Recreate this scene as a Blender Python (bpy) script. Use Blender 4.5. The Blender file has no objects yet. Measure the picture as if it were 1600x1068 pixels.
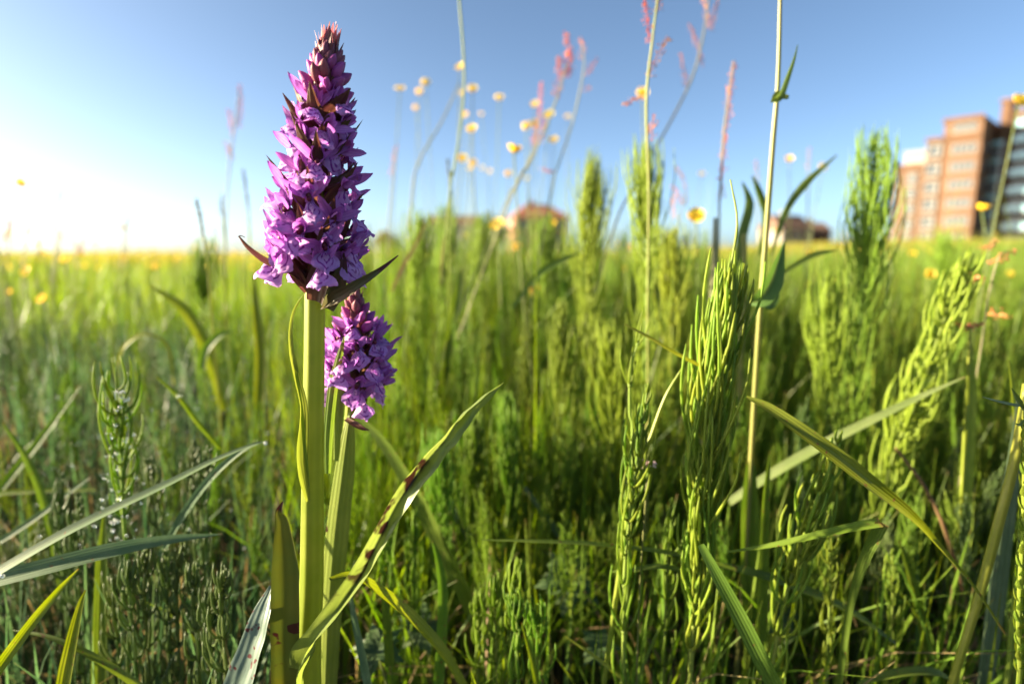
import bpy, math, random
import numpy as np
from mathutils import Vector, Matrix, noise

random.seed(7)
RNG = np.random.default_rng(11)
S = bpy.context.scene
COL = S.collection

# ------------------------------------------------------------------ camera
CH = 0.32                       # lens height above the meadow floor
PITCH = math.atan(139 / 888.9)  # looking slightly down
F = 888.9                       # focal length in photo pixels (1600 wide)
cam_d = bpy.data.cameras.new('camera')
cam = bpy.data.objects.new('camera', cam_d)
COL.objects.link(cam)
cam.location = (0, 0, CH)
cam.rotation_euler = (math.pi / 2 - PITCH, 0, 0)
cam_d.sensor_width = 36.0
cam_d.lens = 20.0
cam_d.clip_start = 0.02
cam_d.clip_end = 3000
cam_d.dof.use_dof = True
cam_d.dof.focus_distance = 0.222
cam_d.dof.aperture_fstop = 5.2
cam_d.dof.aperture_blades = 0
S.camera = cam

# ------------------------------------------------------------------ sky, sun, exposure
SUN_AZ = math.radians(-90)      # measured from straight ahead, negative = to the left
SUN_EL = math.radians(14.5)
world = bpy.data.worlds.new('World')
S.world = world
world.use_nodes = True
wn = world.node_tree.nodes
wl = world.node_tree.links
wn.clear()
sky = wn.new('ShaderNodeTexSky')
sky.sky_type = 'NISHITA'
sky.sun_disc = False
sky.sun_elevation = SUN_EL
sky.sun_rotation = SUN_AZ
sky.altitude = 100
sky.air_density = 0.43
sky.dust_density = 1.45
sky.ozone_density = 0.4
wb = wn.new('ShaderNodeBackground')
wb.inputs['Strength'].default_value = 0.05
wo = wn.new('ShaderNodeOutputWorld')
wt = wn.new('ShaderNodeMix')            # white balance of the whole sky
wt.data_type = 'RGBA'
wt.blend_type = 'MULTIPLY'
wt.inputs[0].default_value = 1.0
wt.inputs[7].default_value = (.97, 1.10, 1.10, 1)
wl.new(sky.outputs[0], wt.inputs[6])
wl.new(wt.outputs[2], wb.inputs['Color'])
wl.new(wb.outputs[0], wo.inputs['Surface'])

sun_dir = Vector((math.sin(SUN_AZ) * math.cos(SUN_EL), math.cos(SUN_AZ) * math.cos(SUN_EL), math.sin(SUN_EL)))
sl = bpy.data.lights.new('sun', 'SUN')
sl.energy = 5.0
sl.angle = math.radians(0.5)
sl.color = (1.0, 0.85, 0.56)
so = bpy.data.objects.new('sun', sl)
COL.objects.link(so)
so.location = sun_dir * 50
so.rotation_euler = sun_dir.to_track_quat('Z', 'Y').to_euler()

S.view_settings.view_transform = 'Standard'
S.view_settings.look = 'None'
S.view_settings.exposure = 2.55
S.view_settings.gamma = 1.0
S.view_settings.use_curve_mapping = False
S.render.engine = 'CYCLES'
S.cycles.max_bounces = 8
S.cycles.transparent_max_bounces = 4

# ------------------------------------------------------------------ helpers
def P(px, py, Y):
    """World point at forward distance Y seen at photo pixel (px, py)."""
    u = (px - 800) / F
    v = -(py - 534) / F
    d = Vector((u, math.cos(PITCH) + v * math.sin(PITCH), -math.sin(PITCH) + v * math.cos(PITCH)))
    return Vector((0, 0, CH)) + d * (Y / d.y)

def zcap(py, Y):
    return P(800, py, Y).z

def px_size(n, Y):
    """Metres covered by n photo pixels at distance Y."""
    return n * Y / F

def smooth(pts, n):
    """Catmull-Rom through points (Vectors or tuples), n samples."""
    pts = [Vector(p) for p in pts]
    if len(pts) == 2:
        return [pts[0].lerp(pts[1], i / (n - 1)) for i in range(n)]
    ext = [pts[0] * 2 - pts[1]] + pts + [pts[-1] * 2 - pts[-2]]
    out = []
    m = len(pts) - 1
    for i in range(n):
        t = i / (n - 1) * m
        k = min(int(t), m - 1)
        s = t - k
        a, b, c, d = ext[k], ext[k + 1], ext[k + 2], ext[k + 3]
        out.append(0.5 * ((2 * b) + (c - a) * s + (2 * a - 5 * b + 4 * c - d) * s * s + (3 * b - a - 3 * c + d) * s ** 3))
    return out

def lerp_list(vals, n):
    xs = np.linspace(0, len(vals) - 1, n)
    return list(np.interp(xs, range(len(vals)), vals))

class MB:
    def __init__(self):
        self.v, self.f, self.uv, self.mi = [], [], [], []
    def add(self, vs, fs, uvs=None, mi=0):
        b = len(self.v)
        self.v += [tuple(x) for x in vs]
        self.uv += uvs if uvs is not None else [(0, 0)] * len(vs)
        self.f += [tuple(i + b for i in f) for f in fs]
        self.mi += [mi] * len(fs)
        return self
    def tube(self, pts, rad, sides=6, cap=True, mi=0, ph=0.0):
        pts = [Vector(p) for p in pts]
        n = len(pts)
        if not hasattr(rad, '__len__'):
            rad = [rad] * n
        vs, uvs = [], []
        t = (pts[1] - pts[0]).normalized()
        x = t.orthogonal().normalized()
        for i in range(n):
            t = (pts[min(i + 1, n - 1)] - pts[max(i - 1, 0)]).normalized()
            x = (x - t * x.dot(t))
            x = x.normalized() if x.length > 1e-9 else t.orthogonal().normalized()
            y = t.cross(x)
            for k in range(sides):
                a = 2 * math.pi * k / sides + ph
                vs.append(pts[i] + (x * math.cos(a) + y * math.sin(a)) * rad[i])
                uvs.append((k / sides, i / (n - 1)))
        fs = []
        for i in range(n - 1):
            for k in range(sides):
                k2 = (k + 1) % sides
                fs.append((i * sides + k, i * sides + k2, (i + 1) * sides + k2, (i + 1) * sides + k))
        if cap:
            fs.append(tuple(range(sides))[::-1])
            fs.append(tuple((n - 1) * sides + k for k in range(sides)))
        return self.add(vs, fs, uvs, mi)
    def ribbon(self, pts, hw, normal=(0, -1, 0.15), roll=0.0, fold=0.25, nu=4, curl=0.0, wav=0.0, mi=0, thick=0.0, wfreq=9.0):
        """Leaf or blade along pts; hw half widths; normal the way its face looks, turned by roll (number or list)."""
        n = len(pts)
        if not hasattr(hw, '__len__'):
            hw = [hw] * n
        roll = lerp_list(roll, n) if hasattr(roll, '__len__') else [roll] * n
        vs, uvs = [], []
        N0 = Vector(normal).normalized()
        ph = random.random() * 20
        for i in range(n):
            t = (pts[min(i + 1, n - 1)] - pts[max(i - 1, 0)]).normalized()
            nn = N0 - t * N0.dot(t)
            nn = nn.normalized() if nn.length > 1e-6 else t.orthogonal()
            nn = Matrix.Rotation(roll[i], 3, t) @ nn
            s = t.cross(nn)
            for k in range(nu + 1):
                u = k / nu * 2 - 1
                off = fold * abs(u) * hw[i] - curl * u * u * hw[i]
                w = wav * hw[i] * noise.noise(Vector((i / n * wfreq, u * 1.3, ph)))
                vs.append(pts[i] + s * (u * hw[i] * math.cos(min(1.2, abs(fold) * 0.6))) + nn * (off + w))
                uvs.append((k / nu, i / (n - 1)))
        fs = []
        for i in range(n - 1):
            for k in range(nu):
                a = i * (nu + 1) + k
                fs.append((a, a + 1, a + nu + 2, a + nu + 1))
        return self.add(vs, fs, uvs, mi)
    def box(self, c, s, mi=0):
        c, h = Vector(c), Vector(s) / 2
        vs = [c + Vector((x * h.x, y * h.y, z * h.z)) for x in (-1, 1) for y in (-1, 1) for z in (-1, 1)]
        fs = [(0, 1, 3, 2), (4, 6, 7, 5), (0, 4, 5, 1), (2, 3, 7, 6), (0, 2, 6, 4), (1, 5, 7, 3)]
        return self.add(vs, fs, None, mi)
    def ball(self, c, r, sx=1, sy=1, sz=1, nu=6, nv=4, mi=0):
        c = Vector(c)
        vs, fs = [c + Vector((0, 0, -r * sz))], []
        for j in range(1, nv):
            th = math.pi * j / nv
            for i in range(nu):
                a = 2 * math.pi * i / nu
                vs.append(c + Vector((math.sin(th) * math.cos(a) * r * sx, math.sin(th) * math.sin(a) * r * sy, -math.cos(th) * r * sz)))
        vs.append(c + Vector((0, 0, r * sz)))
        for i in range(nu):
            i2 = (i + 1) % nu
            fs.append((0, 1 + i2, 1 + i))
            for j in range(nv - 2):
                a = 1 + j * nu
                fs.append((a + i, a + i2, a + nu + i2, a + nu + i))
            a = 1 + (nv - 2) * nu
            fs.append((a + i, a + i2, len(vs) - 1))
        return self.add(vs, fs, None, mi)
    def mesh(self, name, mat, origin=(0, 0, 0), shade=True):
        me = bpy.data.meshes.new(name)
        o = Vector(origin)
        me.from_pydata([(x - o.x, y - o.y, z - o.z) for x, y, z in self.v], [], self.f)
        uvl = me.uv_layers.new(name='UVMap')
        li = np.empty(len(me.loops), dtype=np.int32)
        me.loops.foreach_get('vertex_index', li)
        uvl.data.foreach_set('uv', np.asarray(self.uv, dtype=np.float32)[li].ravel())
        for m in (mat if isinstance(mat, (list, tuple)) else [mat]):
            me.materials.append(m)
        if any(self.mi):
            me.polygons.foreach_set('material_index', np.asarray(self.mi, dtype=np.int32))
        if shade:
            me.polygons.foreach_set('use_smooth', np.ones(len(me.polygons), dtype=bool))
        me.update()
        return me

ORG = {}
def tag(o, label=None, cat=None, group=None, kind=None):
    if label: o['label'] = label
    if cat: o['category'] = cat
    if group: o['group'] = group
    if kind: o['kind'] = kind
    return o

def empty(name, loc, label, cat, group=None):
    o = bpy.data.objects.new(name, None)
    o.empty_display_size = 0.02
    COL.objects.link(o)
    o.location = loc
    ORG[o] = Vector(loc)
    return tag(o, label, cat, group)

def part(name, mb, mat, parent=None, origin=None, shade=True, kind=None):
    """Link a mesh built in world coordinates, as a child of parent (or on its own)."""
    org = Vector(origin) if origin is not None else (ORG[parent] if parent is not None else Vector((0, 0, 0)))
    me = mb if isinstance(mb, bpy.types.Mesh) else mb.mesh(name, mat, org, shade)
    o = bpy.data.objects.new(name, me)
    COL.objects.link(o)
    ORG[o] = org
    if parent is not None:
        o.parent = parent
        o.location = org - ORG[parent]
    else:
        o.location = org
    if kind: o['kind'] = kind
    return o

def copy_tree(root, loc, rotz, scale, label=None, group=None):
    r = root.copy()
    COL.objects.link(r)
    r.location = loc
    r.rotation_euler = (random.uniform(-.09, .09), random.uniform(-.09, .09), rotz)
    r.scale = scale if hasattr(scale, '__len__') else (scale,) * 3
    if label: r['label'] = label
    if group: r['group'] = group
    for ch in root.children:
        c = ch.copy()
        COL.objects.link(c)
        c.parent = r
        for g in ch.children:
            d = g.copy()
            COL.objects.link(d)
            d.parent = c
    return r

def terrain(x, y):
    r = np.hypot(x, y)
    az = np.degrees(np.arctan2(x, np.maximum(y, 1e-3)))
    s = np.clip((az - 2) / 34, 0, 1)
    s = s * s * (3 - 2 * s)
    return np.where(r > 2, np.minimum(0.020 * (r - 2), 1.9), 0.0) * s

# ------------------------------------------------------------------ materials
class NT:
    def __init__(self, name):
        self.m = bpy.data.materials.new(name)
        self.m.use_nodes = True
        self.t = self.m.node_tree
        self.t.nodes.clear()
        self.out = self.t.nodes.new('ShaderNodeOutputMaterial')
    def n(self, typ, **kw):
        nd = self.t.nodes.new('ShaderNode' + typ)
        for k, v in kw.items():
            setattr(nd, k, v)
        return nd
    def l(self, a, b):
        self.t.links.new(a, b)
    def set(self, sock, val):
        if isinstance(val, bpy.types.NodeSocket):
            self.l(val, sock)
        else:
            sock.default_value = val
    def math(self, op, a, b=0.0, clamp=False):
        nd = self.n('Math', operation=op, use_clamp=clamp)
        self.set(nd.inputs[0], a)
        self.set(nd.inputs[1], b)
        return nd.outputs[0]
    def mix(self, f, a, b):
        nd = self.n('Mix', data_type='RGBA')
        self.set(nd.inputs[0], f)
        for s, v in ((6, a), (7, b)):
            self.set(nd.inputs[s], v if isinstance(v, bpy.types.NodeSocket) else (*v, 1))
        return nd.outputs[2]
    def noise(self, scale, detail=3, vec=None, rough=.55):
        nd = self.n('TexNoise')
        nd.inputs['Scale'].default_value = scale
        nd.inputs['Detail'].default_value = detail
        nd.inputs['Roughness'].default_value = rough
        if vec is not None:
            self.l(vec, nd.inputs['Vector'])
        return nd.outputs[0]
    def step(self, x, lo, hi):
        nd = self.n('MapRange')
        nd.interpolation_type = 'SMOOTHSTEP'
        self.set(nd.inputs[0], x)
        nd.inputs[1].default_value = lo
        nd.inputs[2].default_value = hi
        return nd.outputs[0]
    def coords(self):
        return self.n('TexCoord').outputs['Object']
    def uv(self):
        s = self.n('SeparateXYZ')
        self.l(self.n('TexCoord').outputs['UV'], s.inputs[0])
        return s.outputs[0], s.outputs[1]
    def hsv(self, col, h=.5, s=1.0, v=1.0):
        nd = self.n('HueSaturation')
        for i, x in ((0, h), (1, s), (2, v)):
            self.set(nd.inputs[i], x)
        self.set(nd.inputs[4], col)
        return nd.outputs[0]
    def rgb(self, c):
        nd = self.n('RGB')
        nd.outputs[0].default_value = (*c, 1)
        return nd.outputs[0]
    def bump(self, h, strength=.3, dist=.0005):
        nd = self.n('Bump')
        nd.inputs['Strength'].default_value = strength
        nd.inputs['Distance'].default_value = dist
        self.l(h, nd.inputs['Height'])
        return nd.outputs[0]
    def tissue(self, col, trans=.45, rough=.45, spec=.35, tcol=None, normal=None, tgain=1.0, sat=1.12):
        """Thin living tissue: reflecting and letting light through."""
        p = self.n('BsdfPrincipled')
        self.set(p.inputs['Base Color'], col)
        p.inputs['Roughness'].default_value = rough
        p.inputs['Specular IOR Level'].default_value = spec
        tr = self.n('BsdfTranslucent')
        tc = tcol if tcol is not None else self.hsv(col, .49, sat, tgain)
        self.set(tr.inputs['Color'], tc)
        if normal is not None:
            self.l(normal, p.inputs['Normal'])
            self.l(normal, tr.inputs['Normal'])
        mx = self.n('MixShader')
        mx.inputs[0].default_value = trans
        self.l(p.outputs[0], mx.inputs[1])
        self.l(tr.outputs[0], mx.inputs[2])
        self.l(mx.outputs[0], self.out.inputs['Surface'])
        return self.m
    def solid(self, col, rough=.7, spec=.3, normal=None, metal=0.0):
        p = self.n('BsdfPrincipled')
        self.set(p.inputs['Base Color'], col)
        p.inputs['Roughness'].default_value = rough
        p.inputs['Specular IOR Level'].default_value = spec
        p.inputs['Metallic'].default_value = metal
        if normal is not None:
            self.l(normal, p.inputs['Normal'])
        self.l(p.outputs[0], self.out.inputs['Surface'])
        return self.m

def plant_mat(name, col, col2, trans=.45, var=.22, rough=.45, spec=.35, nscale=90, vein=0, tip=None, tip_at=.94, tgain=1.15, per='object', mid=None, spots=None, band=None):
    t = NT(name)
    co = t.coords()
    nz = t.noise(nscale, 3, co)
    base = t.mix(t.step(nz, .3, .75), col, col2)
    if per == 'object':
        rnd = t.n('ObjectInfo').outputs['Random']
    else:
        at = t.n('Attribute')
        at.attribute_name = 'tint'
        rnd = at.outputs['Fac']
    r2 = t.math('FRACT', t.math('MULTIPLY', rnd, 17.31))
    hue = t.math('ADD', t.math('MULTIPLY', t.math('SUBTRACT', rnd, .5), .045), .5)
    val = t.math('ADD', t.math('MULTIPLY', t.math('SUBTRACT', r2, .5), var * 2), 1.0)
    base = t.hsv(base, hue, 1.0, val)
    u, v = t.uv()
    nrm = None
    if mid is not None:
        k = t.step(t.math('ABSOLUTE', t.math('SUBTRACT', u, .5)), .09, .02)
        base = t.mix(t.math('MULTIPLY', k, .6), base, mid)
    if tip is not None:
        k = t.step(t.math('ADD', v, t.math('MULTIPLY', t.math('SUBTRACT', nz, .5), .10)), tip_at, min(1.05, tip_at + .07))
        base = t.mix(k, base, tip)
    if spots is not None:
        sc, lo, hi, scol = spots
        vo = t.n('TexNoise')
        vo.inputs['Scale'].default_value = sc
        vo.inputs['Detail'].default_value = 2.5
        vo.inputs['Roughness'].default_value = .45
        t.l(co, vo.inputs['Vector'])
        k = t.step(vo.outputs[0], lo, hi)
        if band is not None:     # blotches crowd one half of the middle of the leaf
            k = t.math('MULTIPLY', k, t.math('MULTIPLY', t.step(v, band[0], band[0] + .15), t.step(v, band[1] + .15, band[1])))
            k = t.math('MULTIPLY', k, t.step(t.math('ADD', u, t.math('MULTIPLY', t.math('SUBTRACT', nz, .5), .5)), .70, .52))
        base = t.mix(k, base, scol)
    if vein:
        s = t.math('SINE', t.math('MULTIPLY', u, 6.283 * vein))
        nrm = t.bump(s, .22, .0003)
        base = t.hsv(base, .5, 1.0, t.math('ADD', 1.0, t.math('MULTIPLY', s, .07)))
    return t.tissue(base, trans, rough, spec, normal=nrm, tgain=tgain)

M = {}
M['horsetail'] = plant_mat('horsetail_green', (.175, .265, .030), (.235, .335, .042), .58, .18, .5, .3, 140)
M['horsetail_sunlit'] = plant_mat('sunlit_horsetail_green', (.225, .315, .034), (.285, .375, .045), .52, .12, .5, .3, 140)  # copy of the horsetail green with sunlight put into the colour
M['horsetail_stem'] = plant_mat('horsetail_stem_green', (.18, .245, .042), (.22, .28, .055), .35, .15, .5, .3, 140)
M['horsetail_shaded'] = plant_mat('shaded_horsetail_green', (.095, .150, .042), (.135, .19, .055), .40, .16, .45, .4, 140)  # same plant, darker: shade is put into this green
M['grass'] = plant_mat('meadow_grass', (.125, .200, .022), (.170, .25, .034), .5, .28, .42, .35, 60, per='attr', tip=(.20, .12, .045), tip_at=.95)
M['grass_dewy_shaded'] = plant_mat('shaded_dewy_grass', (.050, .100, .042), (.080, .135, .055), .45, .25, .45, .28, 60, per='attr', tip=(.20, .14, .06), tip_at=.96)  # greyed by dew; the darkness is shade painted into the colour
M['grass_far'] = plant_mat('far_meadow_grass', (.25, .235, .032), (.31, .27, .045), .5, .25, .5, .3, 6, per='attr')
M['horsetail_mass'] = plant_mat('horsetail_mass', (.180, .265, .028), (.240, .330, .040), .58, .25, .5, .3, 40, per='attr')
M['blade'] = plant_mat('grass_blade_green', (.085, .145, .020), (.12, .185, .03), .5, .14, .4, .4, 70, vein=5, tip=(.22, .11, .05), tip_at=.965, spots=(420, .66, .72, (.14, .09, .03)))
M['blade_blue'] = plant_mat('bluish_blade_green', (.090, .145, .075), (.125, .18, .10), .35, .10, .5, .2, 70, vein=6, tip=(.24, .13, .06), tip_at=.965, spots=(400, .68, .74, (.16, .12, .06)))
M['blade_yellow'] = plant_mat('yellow_blade_green', (.140, .195, .020), (.18, .23, .032), .5, .10, .4, .35, 70, vein=5, tip=(.25, .10, .05), tip_at=.96, spots=(380, .66, .72, (.16, .09, .03)))
M['culm'] = plant_mat('grass_culm', (.23, .285, .035), (.29, .32, .055), .42, .10, .38, .4, 60, vein=6)
M['blade_pale'] = plant_mat('pale_grass_blade', (.125, .185, .060), (.165, .22, .085), .45, .10, .42, .35, 70, vein=5, tip=(.24, .13, .06), tip_at=.965)
M['thatch'] = plant_mat('dead_thatch', (.20, .15, .07), (.28, .20, .10), .4, .25, .6, .2, 60, per='attr')
M['straw'] = plant_mat('dry_straw', (.24, .17, .07), (.30, .21, .10), .4, .2, .6, .2, 80)
M['dock_leaf'] = plant_mat('dock_leaf', (.10, .155, .028), (.135, .19, .036), .48, .15, .4, .4, 50, mid=(.2, .22, .08))
M['sorrel_leaf'] = plant_mat('sorrel_leaf', (.085, .145, .03), (.11, .17, .04), .42, .1, .4, .4, 60, mid=(.2, .24, .08))
M['sorrel_stem'] = plant_mat('sorrel_stem', (.24, .27, .07), (.30, .29, .09), .38, .1, .4, .35, 40, vein=6)
M['weed_stem'] = plant_mat('weed_stem', (.20, .20, .10), (.25, .22, .13), .3, .2, .5, .3, 40)
M['sorrel_flower'] = plant_mat('sorrel_flower', (.56, .22, .10), (.62, .34, .18), .5, .2, .6, .2, 200, tgain=1.2)
M['butter_leaf'] = plant_mat('buttercup_leaf', (.055, .095, .03), (.075, .12, .04), .35, .15, .5, .35, 60)
M['butter_stem'] = plant_mat('buttercup_stem', (.16, .19, .06), (.2, .22, .08), .35, .15, .5, .3, 60)
# orchid
M['orchid_leaf'] = plant_mat('orchid_leaf', (.130, .185, .045), (.17, .22, .06), .42, .05, .38, .4, 60, vein=4, spots=(170, .565, .61, (.045, .010, .012)))
M['orchid_leaf_spotted'] = plant_mat('spotted_orchid_leaf', (.150, .215, .050), (.19, .255, .07), .50, .05, .36, .45, 60, vein=3, spots=(135, .47, .60, (.022, .010, .007)), band=(.22, .66))
M['orchid_leaf_yellow'] = plant_mat('yellowing_orchid_leaf', (.095, .10, .016), (.075, .10, .02), .38, .05, .4, .4, 80, vein=2, tip=(.030, .010, .008), tip_at=.80, spots=(130, .63, .67, (.04, .01, .01)))
M['orchid_leaf_pale'] = plant_mat('sky_sheen_orchid_leaf', (.10, .145, .115), (.135, .18, .14), .25, .05, .42, .4, 60, vein=4, spots=(280, .60, .66, (.075, .014, .016)))  # grey-white of the sky reflected on this leaf is put into its colour
M['orchid_sheath'] = plant_mat('orchid_sheath', (.15, .21, .038), (.19, .24, .05), .40, .05, .4, .4, 60, vein=5, spots=(95, .70, .73, (.04, .008, .01)))
M['bract'] = plant_mat('orchid_bract', (.100, .040, .036), (.125, .085, .035), .45, .25, .4, .4, 160, vein=3, tgain=1.5)
M['bract_pink'] = plant_mat('young_orchid_bract', (.30, .10, .13), (.26, .13, .10), .45, .25, .4, .3, 160, vein=3, tgain=1.4)
M['bract_green'] = plant_mat('orchid_bract_green', (.075, .085, .035), (.10, .07, .04), .45, .1, .4, .4, 90, vein=3, tgain=1.4, tip=(.09, .03, .04), tip_at=.7)

t = NT('orchid_stem')
u, v = t.uv()
nz = t.noise(60, 3, t.coords())
rib = t.math('SINE', t.math('MULTIPLY', u, 6.283 * 9))
c = t.mix(t.step(nz, .3, .7), (.205, .255, .032), (.26, .295, .05))
c = t.hsv(c, .5, 1.0, t.math('ADD', 1.0, t.math('MULTIPLY', rib, .06)))
M['stem'] = t.tissue(c, .36, .4, .35, normal=t.bump(rib, .22, .0003), tgain=1.2)

def petal_mat(name, a, b, vein_col, trans=.45, marks=False):
    t = NT(name)
    u, v = t.uv()
    nz = t.noise(220, 3, t.coords())
    rnd = t.n('ObjectInfo').outputs['Random']
    base = t.mix(t.step(nz, .25, .75), a, b)
    hue = t.math('ADD', t.math('MULTIPLY', t.math('SUBTRACT', rnd, .5), .04), .5)
    val = t.math('ADD', t.math('MULTIPLY', t.math('FRACT', t.math('MULTIPLY', rnd, 13.7)), .35), .85)
    base = t.hsv(base, hue, 1.0, val)
    if marks:
        uu = t.math('MULTIPLY', t.math('SUBTRACT', u, .5), 1.9)
        vv = t.math('MULTIPLY', t.math('SUBTRACT', v, .28), 1.15)
        d = t.math('SQRT', t.math('ADD', t.math('MULTIPLY', uu, uu), t.math('MULTIPLY', vv, vv)))
        d = t.math('ADD', d, t.math('MULTIPLY', t.math('SUBTRACT', nz, .5), .22))
        ring = t.math('SINE', t.math('MULTIPLY', d, 25.0))
        m = t.step(ring, .05, .6)
        gap = t.step(t.noise(420, 2, t.coords()), .36, .5)
        edge = t.step(d, .86, .58)
        m = t.math('MULTIPLY', t.math('MULTIPLY', m, gap), edge)
        pale = t.step(d, .55, .05)
        base = t.mix(t.math('MULTIPLY', pale, .55), base, (.66, .40, .62))
        base = t.mix(t.math('MULTIPLY', m, .95), base, vein_col)
    else:
        s = t.math('SINE', t.math('MULTIPLY', u, 6.283 * 3.5))
        base = t.mix(t.math('MULTIPLY', t.step(s, .2, 1.0), .35), base, vein_col)
    return t.tissue(base, trans, .5, .25, normal=t.bump(nz, .25, .0004), tgain=1.2, sat=1.1)

M['sepal'] = petal_mat('orchid_sepal', (.40, .125, .46), (.49, .20, .53), (.26, .05, .36))
M['lip'] = petal_mat('orchid_lip', (.48, .22, .59), (.56, .30, .64), (.20, .02, .26), .42, True)
M['bud'] = petal_mat('orchid_bud', (.38, .08, .32), (.46, .12, .36), (.20, .03, .17), .3)
M['bud_dull'] = petal_mat('orchid_dull_bud', (.25, .075, .135), (.29, .12, .15), (.15, .04, .09), .3)
M['ovary'] = plant_mat('orchid_ovary', (.17, .07, .07), (.24, .12, .10), .35, .1, .45, .3, 200)
M['throat'] = NT('orchid_throat').solid((.10, .006, .03, 1), .5)

# buttercup
t = NT('buttercup_petal')
M['butter'] = t.tissue(t.hsv(t.rgb((.92, .66, .03)), t.math('ADD', .49, t.math('MULTIPLY', t.n('ObjectInfo').outputs['Random'], .02))), .45, .5, .5, tgain=1.25, sat=.9)
t = NT('buttercup_centre')
M['butter_c'] = t.tissue(t.mix(t.noise(900, 2, t.coords()), (.55, .33, .02), (.40, .36, .04)), .25, .6, .2)
t = NT('dew_water')
p = t.n('BsdfPrincipled')
p.inputs['Base Color'].default_value = (.95, .97, 1, 1)
p.inputs['Roughness'].default_value = .2
p.inputs['IOR'].default_value = 1.33
p.inputs['Transmission Weight'].default_value = .85
p.inputs['Specular IOR Level'].default_value = .8
t.l(p.outputs[0], t.out.inputs['Surface'])
M['dew'] = t.m
t = NT('meadow_floor')
co = t.coords()
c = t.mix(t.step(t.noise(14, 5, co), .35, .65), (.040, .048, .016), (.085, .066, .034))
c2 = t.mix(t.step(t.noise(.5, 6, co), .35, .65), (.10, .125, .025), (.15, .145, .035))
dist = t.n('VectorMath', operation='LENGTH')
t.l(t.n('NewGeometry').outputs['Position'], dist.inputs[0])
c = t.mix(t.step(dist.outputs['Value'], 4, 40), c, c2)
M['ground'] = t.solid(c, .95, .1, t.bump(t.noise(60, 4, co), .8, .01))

# ------------------------------------------------------------------ ground
mb = MB()
rings = [0.0, .3, .6, 1, 1.5, 2, 2.6, 3.4, 4.5, 6, 8, 11, 15, 20, 27, 36, 50, 70, 95, 130, 180, 260, 400, 700, 1400]
NA = 96
mb.v.append((0, 0, 0)); mb.uv.append((0, 0))
for r in rings[1:]:
    for k in range(NA):
        a = 2 * math.pi * k / NA
        x, y = r * math.sin(a), r * math.cos(a)
        z = float(terrain(x, y)) + (.012 * noise.noise((x * 3, y * 3, 0)) if r < 20 else .05 * noise.noise((x * .1, y * .1, 4)))
        mb.v.append((x, y, z)); mb.uv.append((0, 0))
for k in range(NA):
    mb.f.append((0, 1 + (k + 1) % NA, 1 + k)); mb.mi.append(0)
for i in range(len(rings) - 2):
    for k in range(NA):
        a, b = 1 + i * NA + k, 1 + i * NA + (k + 1) % NA
        mb.f.append((a, b, b + NA, a + NA)); mb.mi.append(0)
part('meadow_ground', mb, M['ground'], kind='structure')

# ------------------------------------------------------------------ buildings beyond the meadow
def brick_mat(name, a, b, mortar, scale=3.0):
    t = NT(name)
    br = t.n('TexBrick')
    br.inputs['Scale'].default_value = scale
    br.inputs['Mortar Size'].default_value = .012
    br.inputs['Color1'].default_value = (*a, 1)
    br.inputs['Color2'].default_value = (*b, 1)
    br.inputs['Mortar'].default_value = (*mortar, 1)
    t.l(t.coords(), br.inputs['Vector'])
    c = t.hsv(br.outputs['Color'], .5, 1, t.math('ADD', .8, t.math('MULTIPLY', t.noise(.6, 4, t.coords()), .4)))
    return t.solid(c, .9, .15)
M['brick'] = brick_mat('orange_brick', (.100, .051, .030), (.122, .064, .038), (.12, .09, .07))
M['brick_pale'] = brick_mat('pale_brick', (.135, .070, .043), (.155, .084, .052), (.15, .12, .10))
M['brick_red'] = brick_mat('red_house_brick', (.30, .14, .10), (.36, .18, .13), (.35, .3, .26))
def plain(name, col, rough=.7, spec=.3, ns=2.0, var=.15):
    t = NT(name)
    n_ = t.noise(ns, 4, t.coords())
    return t.solid(t.hsv(t.rgb(col), .5, 1, t.math('ADD', 1 - var, t.math('MULTIPLY', n_, 2 * var))), rough, spec)
M['render_white'] = plain('white_render', (.24, .21, .195))
M['frame_white'] = plain('white_window_frame', (.17, .162, .152), .4, .4)
M['stone'] = plain('pale_stone', (.20, .15, .12))
M['glass'] = plain('window_glass', (.022, .028, .036), .06, 1.0)
M['rail_glass'] = plain('blue_balcony_glass', (.24, .42, .50), .1, .9)
M['roof_felt'] = plain('dark_roofing', (.07, .065, .06), .9)
M['tile'] = plain('red_roof_tile', (.30, .12, .075), .85, .2, 3, .3)
M['tile_dark'] = plain('brown_roof_tile', (.13, .08, .06), .85, .2, 3, .3)
M['grey_render'] = plain('grey_render', (.40, .38, .36))
M['dark_wood'] = plain('dark_cladding', (.09, .06, .045), .8)

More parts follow.
